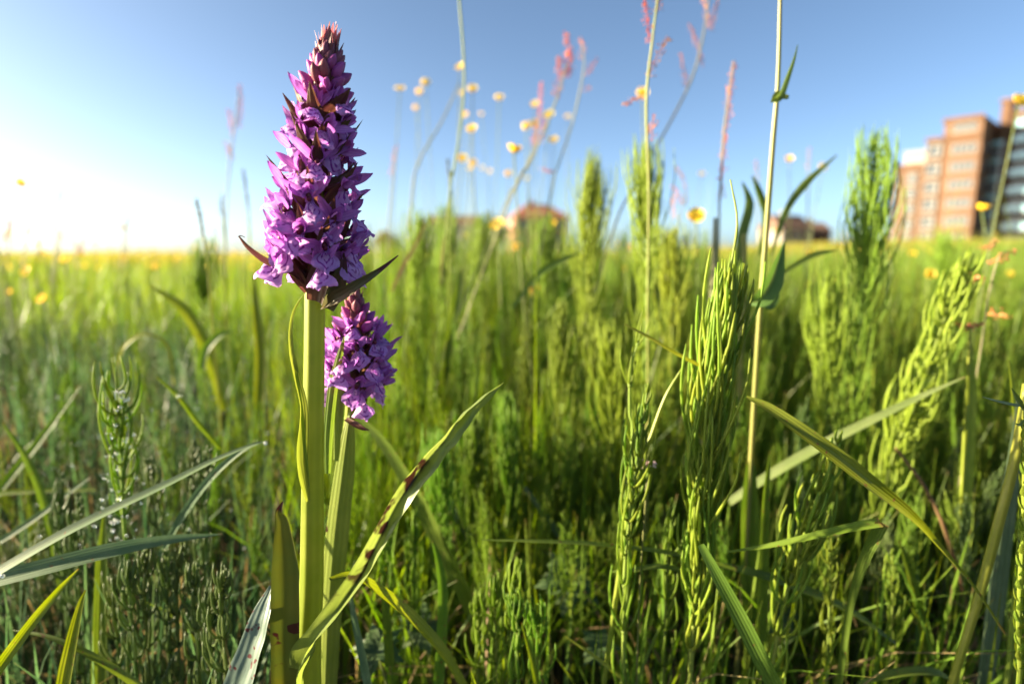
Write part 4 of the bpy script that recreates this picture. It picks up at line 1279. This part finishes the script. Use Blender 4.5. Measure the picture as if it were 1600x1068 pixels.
blade('sunlit pair of blades behind the tall orchid', [(405, 640, .55), (408, 560, .55), (402, 490, .55), (396, 430, .55)], [16, 18, 14, 3], 'blade_yellow')
def root_of(a, b):
    """Foot of a stem that passes a then b: carried on down the way it leans, easing to upright."""
    d = (b - a)
    k = max(-.6, min(.6, d.x / max(d.z, .01))) * .75
    g = float(terrain(a.x, a.y))
    return Vector((a.x - k * (a.z - g), a.y + .004, g))

# thick round stems at the side
def culm(label, pts, w, mat='culm', name='grass_stalk', cat='grass stalk', sides=10, ground=True, group=None):
    pp = [P(*p) for p in pts]
    if ground:
        pp = [root_of(pp[0], pp[1])] + pp
        w = [w[0]] + w
    n = 30
    sp = smooth(pp, n)
    r = [px_size(x, pts[0][2]) / 2 for x in lerp_list(w, n)]
    o = part(name, MB().tube(sp, r, sides), M[mat], origin=sp[0])
    return tag(o, label, cat, group) if label else o
culm('thick glowing yellow grass stem leaning at the edge of the meadow', [(1487, 1068, .25), (1530, 930, .25), (1562, 810, .25), (1585, 720, .25), (1606, 600, .25)], [13, 15, 16, 15, 14], 'culm')
culm('slim green stem rising behind the thick yellow one', [(1570, 1080, .27), (1585, 960, .27), (1594, 860, .27), (1605, 740, .27)], [10, 11, 11, 10], 'culm')
culm('tall thin dark grass stalk rising out of the sunlit stand into the sky', [(700, 330, .55), (708, 270, .55), (722, 180, .55), (725, 100, .55), (716, -20, .55)], [3.2, 3.2, 3, 3, 2.8], 'culm')
culm('slender leaning stalk between the tall orchid and the sunlit stand', [(640, 340, .8), (652, 260, .8), (690, 190, .8), (718, 130, .8)], [3, 3, 2.5, 2], 'weed_stem')
culm('brown-green weed stalk beside the red-spiked sorrel', [(1112, 470, .5), (1116, 400, .5), (1118, 340, .5)], [9, 8, 6], 'weed_stem')
culm('reddish bare stalk beside the tall pale sorrel stem', [(1160, 500, .5), (1162, 430, .5), (1163, 365, .5)], [9, 9, 8], 'sorrel_stem')
culm('withered culm bending away from the lone horsetail shoot', [(970, 880, .27), (990, 760, .27), (1018, 680, .27), (1040, 620, .27), (1066, 575, .27)], [9, 9, 8, 6, 3], 'culm')
culm('thin brown stalk slanting in the shade by the folded blade', [(1490, 870, .36), (1450, 770, .36), (1400, 700, .36)], [6, 6, 4], 'straw')

# ------------------------------------------------------------------ sorrels
def florets(mb, pts, rad, n, rng, size):
    for i in range(n):
        f = rng.random()
        k = min(int(f * (len(pts) - 1)), len(pts) - 2)
        c = pts[k].lerp(pts[k + 1], f * (len(pts) - 1) - k)
        d = Vector((rng.gauss(0, 1), rng.gauss(0, 1), rng.gauss(0, .6))).normalized()
        c = c + d * rad * (1 - .5 * f) * rng.uniform(.4, 1.2)
        a, b = d.orthogonal().normalized(), Vector((rng.gauss(0, 1), rng.gauss(0, 1), rng.gauss(0, 1))).normalized()
        s = size * rng.uniform(.6, 1.3)
        mb.add([c - a * s, c + b * s * .8, c + a * s, c - b * s * .8, c + d * s * .6, c - d * s * .6], [(0, 1, 4), (1, 2, 4), (2, 3, 4), (3, 0, 4), (1, 0, 5), (2, 1, 5), (3, 2, 5), (0, 3, 5)])

def sorrel(label, stem, spikes, Y, w=5, seed=0, leaves=(), smat='weed_stem', cat='sorrel', fl='sorrel_flower', fat=1.0, size=.0011):
    rng = random.Random(seed)
    sp = [P(x, y, Y) for x, y in stem]
    foot = root_of(sp[0], sp[1])
    root = empty('sorrel', foot, label, cat, 'sorrels in the meadow')
    pp = smooth([foot] + sp, 30)
    part('stem', MB().tube(pp, lerp_list([px_size(w * .52, Y) / 2] * 3 + [px_size(w * .3, Y) / 2], 30), 8), M[smat], root)
    for s in spikes:
        q = smooth([P(x, y, Y + .004) for x, y in s], 10)
        mb = MB().tube(q, .0004, 4)
        L = sum((q[i + 1] - q[i]).length for i in range(9))
        florets(mb, q, .0042 * fat, int(14 + L * 1500), rng, size * fat * .95)
        part('flower_spike', mb, M[fl], root, origin=q[0], shade=False, kind='stuff')
    for lf in leaves:
        pts, wd, mat, kw = lf
        q = smooth([P(x, y, Y + dy) for x, y, dy in pts], 16)
        part('leaf', MB().ribbon(q, [px_size(v_, Y) / 2 for v_ in lerp_list(wd, 16)], **kw), M[mat], root, origin=q[0])
    return root
Ys = .34
sorrel('tall pale sorrel stem with clasping arrow-shaped leaves rising out of view', [(1165, 860), (1172, 740), (1179, 620), (1188, 480), (1196, 380), (1208, 220), (1216, 120), (1220, -40)], [], Ys, 17, 1, [
    ([(1172, 474, -.004), (1188, 466, -.007), (1205, 440, -.008), (1217, 405, -.008), (1226, 376, -.007)], [4, 30, 34, 16, 2], 'sorrel_leaf', dict(fold=.5, roll=.2, nu=6)),
    ([(1188, 470, -.006), (1203, 478, -.006), (1213, 466, -.006), (1217, 450, -.006)], [6, 12, 8, 2], 'sorrel_leaf', dict(fold=.3)),
    ([(1206, 158, -.005), (1216, 150, -.007), (1226, 125, -.006), (1238, 95, -.004), (1246, 70, -.003)], [4, 16, 14, 8, 2], 'sorrel_leaf', dict(fold=.6, roll=.7)),
    ([(1205, 160, -.005), (1214, 148, -.006), (1228, 152, -.006), (1231, 148, -.005)], [3, 10, 8, 2], 'dock_leaf', dict(fold=.3)),
], 'sorrel_stem')
sorrel('sorrel with a pale culm and pink spikes above the plume horsetail', [(1012, 640), (1012, 480), (1014, 300), (1010, 160), (1020, 60), (1030, -20)], [[(1014, 65), (1012, 30), (1006, -10)], [(1026, 22), (1030, 0), (1032, -20)], [(1014, 118), (1028, 85), (1046, 58)], [(1004, 152), (990, 156), (975, 162)], [(1019, 215), (1020, 195), (1022, 180)]], .40, 8, 2, [], 'sorrel_stem')
sorrel('leaning sorrel with a large pink head at the very top', [(945, 400), (985, 300), (1045, 195), (1082, 120), (1100, 50), (1108, -10)], [[(1108, 44), (1104, 15), (1094, -8)], [(1110, 46), (1118, 18), (1122, -8)], [(1098, 105), (1090, 70), (1076, 36)], [(1074, 132), (1068, 108), (1064, 84)]], .62, 6, 3)
sorrel('sorrel with the thickest salmon flower heads behind the buttercups', [(790, 330), (825, 260), (850, 205), (872, 148), (886, 100)], [[(869, 150), (875, 120), (872, 88)], [(882, 118), (890, 90), (884, 52)], [(889, 116), (890, 96), (887, 80)]], .62, 6, 4, fat=1.5)
sorrel('sorrel with drooping salmon spike beside the thickest head', [(775, 350), (808, 290), (834, 230), (843, 180)], [[(832, 225), (843, 180), (846, 128)], [(842, 225), (850, 200), (849, 182)]], .66, 5, 5, fat=1.2)
sorrel('thin upright sorrel with small pink knots and side spike', [(856, 330), (872, 260), (895, 190), (912, 110), (910, 70)], [[(909, 90), (911, 74), (906, 60)], [(917, 118), (926, 102), (934, 92)], [(848, 262), (855, 268), (865, 268)], [(915, 140), (919, 138), (922, 136)]], .66, 5, 6)
sorrel('sorrel with a single thick red spike and long pale tip', [(1122, 400), (1124, 320), (1132, 200), (1147, 95)], [[(1126, 312), (1130, 250), (1134, 195)], [(1136, 195), (1142, 140), (1148, 95)]], .50, 6, 7, [
    ([(1150, 420, .01), (1158, 370, .012), (1170, 320, .012), (1160, 285, .01)], [5, 17, 15, 3], 'dock_leaf', dict(fold=.4)),
    ([(1204, 400, -.01), (1225, 335, -.012), (1255, 290, -.01), (1308, 242, -.01)], [3, 10, 13, 2], 'dock_leaf', dict(fold=.5)),
    ([(1186, 400, .02), (1196, 340, .02), (1185, 300, .02), (1175, 275, .02)], [6, 14, 12, 3], 'blade', dict(fold=.4))], fat=1.1)
sorrel('faint pinkish sorrel against the pale sky beside the tall orchid', [(352, 400), (355, 300), (366, 200), (374, 140)], [[(372, 200), (376, 165), (374, 132)], [(364, 210), (360, 188), (357, 172)], [(362, 250), (358, 232), (352, 222)]], 1.15, 5, 8, fat=1.5)
sorrel('small sorrel tip between the orchids and the sunlit stand', [(606, 380), (610, 320), (618, 230)], [[(610, 275), (615, 248), (619, 228)]], 1.0, 5, 9, fat=1.2)
sorrel('sorrel with curved pink sprays just before the round buttercup', [(1045, 420), (1060, 350), (1072, 300)], [[(1072, 322), (1070, 285), (1056, 260)], [(1066, 318), (1058, 300), (1050, 290)], [(1052, 340), (1052, 315), (1058, 300)]], .75, 4, 10)
sorrel('distant sorrel tip beside the tall pale sorrel stem', [(1184, 330), (1184, 280), (1182, 250)], [[(1184, 278), (1182, 262), (1181, 250)]], 1.1, 4, 11)
sorrel('distant sorrel tip near the two small buttercups', [(1262, 330), (1263, 270), (1264, 230)], [[(1262, 262), (1264, 245), (1265, 230)]], 1.1, 4, 12)
sorrel('pink knotty sorrel heads before the base of the brick block', [(1530, 560), (1545, 460), (1562, 400), (1580, 395)], [[(1550, 410), (1566, 402), (1584, 392)], [(1532, 388), (1542, 384), (1556, 376)], [(1556, 490), (1564, 492), (1578, 496)], [(1514, 436), (1522, 434), (1532, 437)]], .42, 4, 13, fat=1.3)
sorrel('flat pinkish flower head on a stem like a small table', [(1500, 800), (1508, 650), (1516, 512)], [[(1496, 508), (1516, 508), (1536, 507)], [(1500, 510), (1516, 511), (1530, 509)]], .38, 9, 14, [], 'culm', fat=.9)
for i, (x, y, Yd) in enumerate([(22, 330, 1.2), (48, 345, 1.3), (70, 310, 1.3), (100, 350, 1.4), (95, 292, 1.5), (12, 352, 1.2), (130, 372, 1.6), (200, 340, 1.5)]):
    sorrel(['hazy brown sorrel head nearest the side-on buttercup', 'hazy brown sorrel head low in the bright sky', 'tallest hazy brown sorrel head in the bright sky', 'hazy brown sorrel head just over the yellow grass edge', 'thin hazy sorrel head beside the tallest hazy one', 'hazy brown sorrel head at the very border of the bright sky', 'lowest hazy sorrel head in the bright sky', 'lone hazy sorrel head apart from the hazy cluster'][i], [(x - 14, 440), (x - 8, 390), (x, y)], [[(x - 4, y + 26), (x - 1, y + 10), (x + 3, y - 8)], [(x - 10, y + 20), (x - 14, y + 8), (x - 18, y)]], Yd, 4, 40 + i, fat=1.6)
# grass seed heads
def seed_head(label, stem, head, Y, w, seed):
    rng = random.Random(seed)
    foot = P(*stem[0], Y); foot.z = float(terrain(foot.x, Y))
    root = empty('seeding_grass', foot, label, 'grass', 'grasses in seed')
    sp = smooth([foot] + [P(x, y, Y) for x, y in stem], 20)
    part('stem', MB().tube(sp, px_size(w * .5, Y) / 2, 6), M['culm'], root)
    q = smooth([P(x, y, Y) for x, y in head], 10)
    mb = MB().tube(q, lerp_list([.0008, .0012, .0005], 10), 6)
    florets(mb, q, px_size(w, Y) / 2, 90, rng, .0012)
    part('seed_head', mb, M['weed_stem'], root, origin=q[0], shade=False, kind='stuff')
seed_head('dark foxtail seed head at the edge of the bright sky', [(332, 500), (326, 420), (318, 370)], [(318, 370), (312, 335), (306, 310)], .55, 7, 1)
seed_head('slim grass seed head close beside the tall orchid spike', [(385, 440), (390, 380), (388, 330)], [(388, 330), (384, 295), (380, 265)], .75, 6, 2)
seed_head('narrow dark seed head below the thin stalk', [(350, 440), (352, 390), (348, 340)], [(348, 340), (346, 320), (347, 304)], .8, 6, 3)
seed_head('feathery green seed head low among the buttercups', [(702, 420), (704, 340), (705, 300)], [(705, 305), (702, 275), (699, 248)], .7, 7, 4)

# ------------------------------------------------------------------ toothed weed at the border of the view
rw = random.Random(5)
wst = [P(1588, 1100, .225), P(1592, 960, .225), P(1600, 800, .225), P(1604, 640, .225)]
foot = Vector((wst[0].x - .003, .225, 0))
weed = empty('toothed_weed', foot, 'upright weed with tiny scale leaves along its glowing stem', 'weed')
sp = smooth([foot] + wst, 40)
part('stem', MB().tube(sp, px_size(8, .225) / 2, 8), M['culm'], weed)
for i in range(64):
    f = .3 + .68 * i / 64
    k = int(f * 39)
    c = sp[k].lerp(sp[min(k + 1, 39)], f * 39 - k)
    a = i * 2.4
    o = Vector((math.cos(a), math.sin(a), 0))
    q = smooth([c + o * .0008, c + o * .0022 + Vector((0, 0, .002)), c + o * .0026 + Vector((0, 0, .0055))], 4)
    part('scale_leaf', MB().ribbon(q, [.0012, .0014, .0009, .0001], normal=o, fold=-.4, nu=2), M['blade_yellow'], weed, origin=q[0])
q = smooth([P(1602, 636, .225), P(1575, 633, .222), P(1552, 627, .22), P(1535, 620, .218)], 12)
part('leaf', MB().ribbon(q, [px_size(x, .22) / 2 for x in lerp_list([8, 14, 10, 2], 12)], normal=(0, -.3, 1), fold=.5), M['dock_leaf'], weed, origin=q[0])
q = smooth([P(1600, 640, .224), P(1590, 625, .222), P(1580, 606, .221)], 8)
part('leaf', MB().ribbon(q, [px_size(x, .22) / 2 for x in lerp_list([6, 10, 2], 8)], fold=.5), M['sorrel_leaf'], weed, origin=q[0])
q = smooth([P(1599, 655, .224), P(1592, 663, .222), P(1586, 661, .221)], 6)
part('leaf', MB().ribbon(q, [px_size(x, .22) / 2 for x in lerp_list([4, 6, 1], 6)], fold=.5), M['dock_leaf'], weed, origin=q[0])

# ------------------------------------------------------------------ small clover flower by the large horsetail
cc = P(1013, 722, .268)
clover = empty('clover_flower', (cc.x, cc.y, 0), 'tiny faded pink clover flower beside the large sunlit horsetail', 'flower')
M['clover'] = plant_mat('clover_pink', (.55, .36, .38), (.62, .50, .46), .4, .1)
part('stem', MB().tube(smooth([(cc.x, cc.y, 0), (cc.x - .002, cc.y, cc.z * .6), cc], 8), .0005, 5), M['butter_stem'], clover)
rc = random.Random(2)
for i in range(14):
    d = Vector((rc.gauss(0, 1), rc.gauss(0, 1), rc.gauss(0, 1) - .1)).normalized()
    q = smooth([cc, cc + d * .0022, cc + d * .0042 + Vector((0, 0, -.001))], 4)
    part('petal', MB().ribbon(q, [.0003, .0009, .0008, .0002], normal=(d.y, -d.x, .3), nu=2), M['clover'], clover, origin=cc)

# ------------------------------------------------------------------ lobed buttercup leaves low in the grass
def lobed_leaf(px, py, Y, wpx, label, tilt, seed):
    r_ = random.Random(seed)
    c = P(px, py, Y)
    R = px_size(wpx, Y) / 2
    root = empty('buttercup_leaf', (c.x, c.y + .01, 0), label, 'leaf', 'lobed leaves in the shade')
    part('stalk', MB().tube(smooth([(c.x, c.y + .01, 0), (c.x + .004, c.y + .006, c.z * .6), c], 8), .0006, 5), M['butter_stem'], root)
    T_ = Matrix.Rotation(tilt, 3, 'X') @ Matrix.Rotation(r_.random() * 6, 3, 'Z')
    for k in range(5):
        a = k * 1.15 + .2
        d = T_ @ Vector((math.cos(a), math.sin(a), 0))
        nn = T_ @ Vector((0, 0, 1))
        for j, da in enumerate((0, -.32, .32)):
            d2 = T_ @ Vector((math.cos(a + da), math.sin(a + da), 0))
            L = R * (1 if j == 0 else .78)
            q = smooth([c + d2 * R * .02, c + d2 * L * .55 + nn * .001, c + d2 * L - nn * L * .12], 7)
            part('lobe', MB().ribbon(q, [x * R for x in (.05, .12, .17, .18, .15, .09, .01)], normal=nn, nu=2, fold=.2), M['butter_leaf'], root, origin=c)
lobed_leaf(890, 905, .36, 120, 'large lobed buttercup leaf in the shade behind the thin level blade', .7, 1)
lobed_leaf(590, 1015, .29, 100, 'lobed buttercup leaf in the deep shade beside the small orchid', .6, 2)
lobed_leaf(660, 980, .33, 90, 'lobed buttercup leaf in the deep shade behind the bright arching blade', .7, 3)
lobed_leaf(1215, 960, .36, 90, 'lobed buttercup leaf in the shade behind the leaning little horsetail', .7, 4)
lobed_leaf(935, 1010, .32, 80, 'lobed buttercup leaf low below the thin level blade', .5, 5)

# ------------------------------------------------------------------ buttercups
def cup_petal(open_, seed):
    vs, uvs, fs = [], [], []
    nu, nv = 4, 4
    r_ = random.Random(seed)
    for i in range(nv + 1):
        v = i / nv
        th = open_ + (.95 - open_) * (1 - v) ** 1.6 * .7
        rad_ = v
        w = .60 * math.sin(min(1, v * 1.12 + .08) * math.pi * .62)
        for k in range(nu + 1):
            u = k / nu * 2 - 1
            x = math.cos(open_) * v * (1 - .10 * u * u) + .05
            z = math.sin(open_) * v ** 1.7 * 1.0 + .10 * u * u * v
            vs.append(Vector((x, u * w, z)) * .0094)
            uvs.append((k / nu, v))
    for i in range(nv):
        for k in range(nu):
            a = i * (nu + 1) + k
            fs.append((a, a + 1, a + nu + 2, a + nu + 1))
    return MB().add(vs, fs, uvs).mesh('petal', M['butter'])
PET = [cup_petal(o, i) for i, o in enumerate((.35, .6, .85))]
mb = MB(); mb.ball((0, 0, .0022), .0028, 1, 1, .8, 8, 5)
for k in range(18):
    a = k * 2.4
    mb.tube([(.0022 * math.cos(a), .0022 * math.sin(a), .002), (.0042 * math.cos(a), .0042 * math.sin(a), .0055)], .00035, 4)
CEN = mb.mesh('centre', M['butter_c'])
def sepal_me():
    q = smooth([(0, 0, 0), (.0028, 0, -.0008), (.005, 0, .0012)], 5)
    return MB().ribbon(q, [.0012, .0016, .0014, .0008, .0001], normal=(0, 0, 1), nu=2).mesh('sepal', M['butter_stem'])
SEPM = sepal_me()
BUT = [  # px, py, size px, (stem drift)
 (625, 140, 16), (665, 130, 14), (656, 146, 14), (650, 170, 11), (719, 106, 16), (739, 141, 16), (722, 147, 10), (728, 181, 12), (738, 204, 18), (780, 155, 15), (752, 180, 9),
 (803, 238, 28), (723, 248, 15), (740, 257, 16), (735, 265, 11), (753, 263, 8), (766, 269, 9), (795, 273, 14), (823, 280, 9), (836, 166, 15), (858, 181, 18), (822, 200, 17), (834, 194, 14), (865, 220, 16), (887, 184, 10),
 (778, 352, 26), (853, 355, 13), (865, 351, 13), (808, 387, 15), (838, 457, 22), (1004, 148, 20), (1087, 338, 27), (1096, 273, 10), (1233, 251, 15), (1285, 262, 14), (1214, 363, 13), (1592, 160, 26), (1534, 328, 22),
 (76, 355, 12), (18, 365, 12), (196, 356, 11), (42, 424, 18), (104, 406, 17), (68, 468, 19), (16, 458, 12), (1262, 396, 13), (1296, 438, 13), (1256, 446, 13), (1450, 430, 20), (985, 386, 10), (974, 421, 11), (957, 450, 10), (815, 532, 17), (28, 287, 20), (245, 418, 12), (60, 382, 10), (150, 380, 9), (1382, 372, 10), (1425, 398, 12), (1576, 430, 14), (645, 395, 10), (700, 402, 9), (905, 400, 10), (455, 392, 9)]
rb_ = random.Random(21)
for i in range(70):
    left = rb_.random() < .5
    BUT.append((rb_.uniform(0, 400) if left else rb_.uniform(560, 1600), rb_.uniform(380, 420) - (0 if left else 14), rb_.uniform(4.5, 8)))
LAB = {11: 'big yellow buttercup seen from the side high over the sunlit stand', 25: 'broad yellow buttercup in front of the brick house', 29: 'yellow buttercup deep inside the sunlit horsetail stand',
       30: 'buttercup touching the pale culm of the plume horsetail', 31: 'large round yellow buttercup beside the red-spiked sorrel', 36: 'yellow buttercup above the roof of the brick apartment block', 37: 'yellow buttercup in front of the shaded apartment windows',
       53: 'side-on buttercup on a bent stalk against the white sky', 4: 'highest small buttercup touching the thin dark stalk', 0: 'small buttercup in the sky, outermost of the cluster beside the orchid',
       9: 'lone small buttercup in the blue sky above the crowded ones', 33: 'pale buttercup in the sky just past the tall sorrel stem', 34: 'buttercup touching the tip of the dark sorrel leaf', 41: 'yellow buttercup in the shaded grass below the bright sky'}
for i, (px, py, sz) in enumerate(BUT):
    Y = min(.0200 * F / sz, 4.2)
    c = P(px, py, Y)
    g = float(terrain(c.x, Y))
    if c.z - g < .12: continue
    far = sz < 9
    if i in LAB: lab, grp = LAB[i], 'buttercups'
    elif py < 300: lab, grp = '%s buttercup %s in the sky %s' % ('tiny' if sz < 11 else ('small' if sz < 15.5 else 'larger'), 'high' if py < 190 else 'low', near(px)), 'buttercups against the sky'
    elif px < 420: lab, grp = '%s yellow buttercup over the shaded meadow %s' % ('far' if sz < 9 else 'near', near(px)), 'buttercups under the bright sky'
    else: lab, grp = '%s yellow buttercup in the grass tops %s' % ('far' if sz < 9 else 'near', near(px)), 'buttercups in the sunlit grass'
    foot = Vector((c.x + rb_.uniform(-.05, .05), Y + rb_.uniform(-.03, .03), g))
    root = empty('buttercup', foot, lab, 'buttercup', grp)
    mid = foot.lerp(c, .6) + Vector((rb_.uniform(-.012, .012), 0, 0))
    if i == 53: mid = P(-20, 292, Y)
    side_on = i in (53, 11, 37)
    part('stem', MB().tube(smooth([foot, foot.lerp(mid, .5), mid, c], 12), lerp_list([.0013, .0011, .0009], 12), 5), M['butter_stem'], root)
    face = Vector((rb_.uniform(-.6, .2), rb_.uniform(-2.2, -.6), 1)) if not side_on else Vector((.8 if i == 53 else .2, -.1, .25 if i == 53 else 1))
    m = frame(c - foot, face.normalized(), Vector((0, 1, .1)), rb_.random() * 6, 1.0)
    m = m @ Matrix.Rotation(math.pi / 2, 4, 'Y')
    fo = link('flower', CEN, root, m)
    pm = PET[2] if side_on else rb_.choice(PET)
    for k in range(5):
        link('petal', pm, fo, Matrix.Rotation(k * 1.2566 + rb_.uniform(-.08, .08), 4, 'Z'))
    if not far:
        for k in range(5):
            link('sepal', SEPM, fo, Matrix.Rotation(k * 1.2566 + .6, 4, 'Z'))

# far buttercups no one could count, tiny open cups just above the grass tops
mbn = 1500
Yb = 3.5 + 42 * RNG.random(mbn) ** 1.5
Xb = (RNG.random(mbn) * 2 - 1) * Yb * 1.0
Zb = terrain(Xb, Yb) + .26 + .13 * RNG.random(mbn)
mb = MB()
for x, y, z in zip(Xb, Yb, Zb):
    r_ = rb_.uniform(.008, .012)
    ring = [(x + r_ * math.cos(a), y + r_ * math.sin(a), z + .005) for a in (0, 1.2566, 2.513, 3.77, 5.027)]
    mb.add(ring + [(x, y, z)], [(5, k, (k + 1) % 5) for k in range(5)])
tag(part('distant_buttercups', mb, M['butter'], kind='stuff'), 'countless distant buttercups dotting the yellow meadow edge', 'buttercups')

# ------------------------------------------------------------------ dew
def drop(px, py, Y, r, label):
    c = P(px, py, Y)
    o = part('dew_drop', MB().ball((0, 0, 0), r, nu=14, nv=9), M['dew'], origin=(0, 0, 0))
    o.location = c
    return tag(o, label, 'dew drop', 'single dew drops')
drop(415, 692, .2625, .0010, 'dew drop hanging at the tip of the longest bluish blade')
drop(279, 619, .353, .0013, 'dew drop on the sunlit thin grass tip')
drop(4, 899, .222, .0009, 'dew drop at the lower end of the longest bluish blade')
rd = random.Random(8)
mb = MB()
for k in range(110):
    f = rd.random()
    c = P(186 + rd.gauss(0, 13) * (.6 + f), 610 + 250 * f ** 1.3, .30 + rd.uniform(-.012, .012))
    mb.ball(c, rd.uniform(.0004, .0010), nu=8, nv=6)
for k in range(800):
    Y = rd.uniform(.34, 1.0)
    px, py = rd.uniform(0, 420), rd.uniform(470, 860)
    if py < envelope(px, Y) + 20: continue
    c = P(px, py, Y)
    if c.z < .06: continue
    mb.ball(c, rd.uniform(.0005, .0011), nu=8, nv=6)
o = part('dew', mb, M['dew'], kind='stuff')
tag(o, 'glittering dew drops over the shaded horsetails', 'dew')
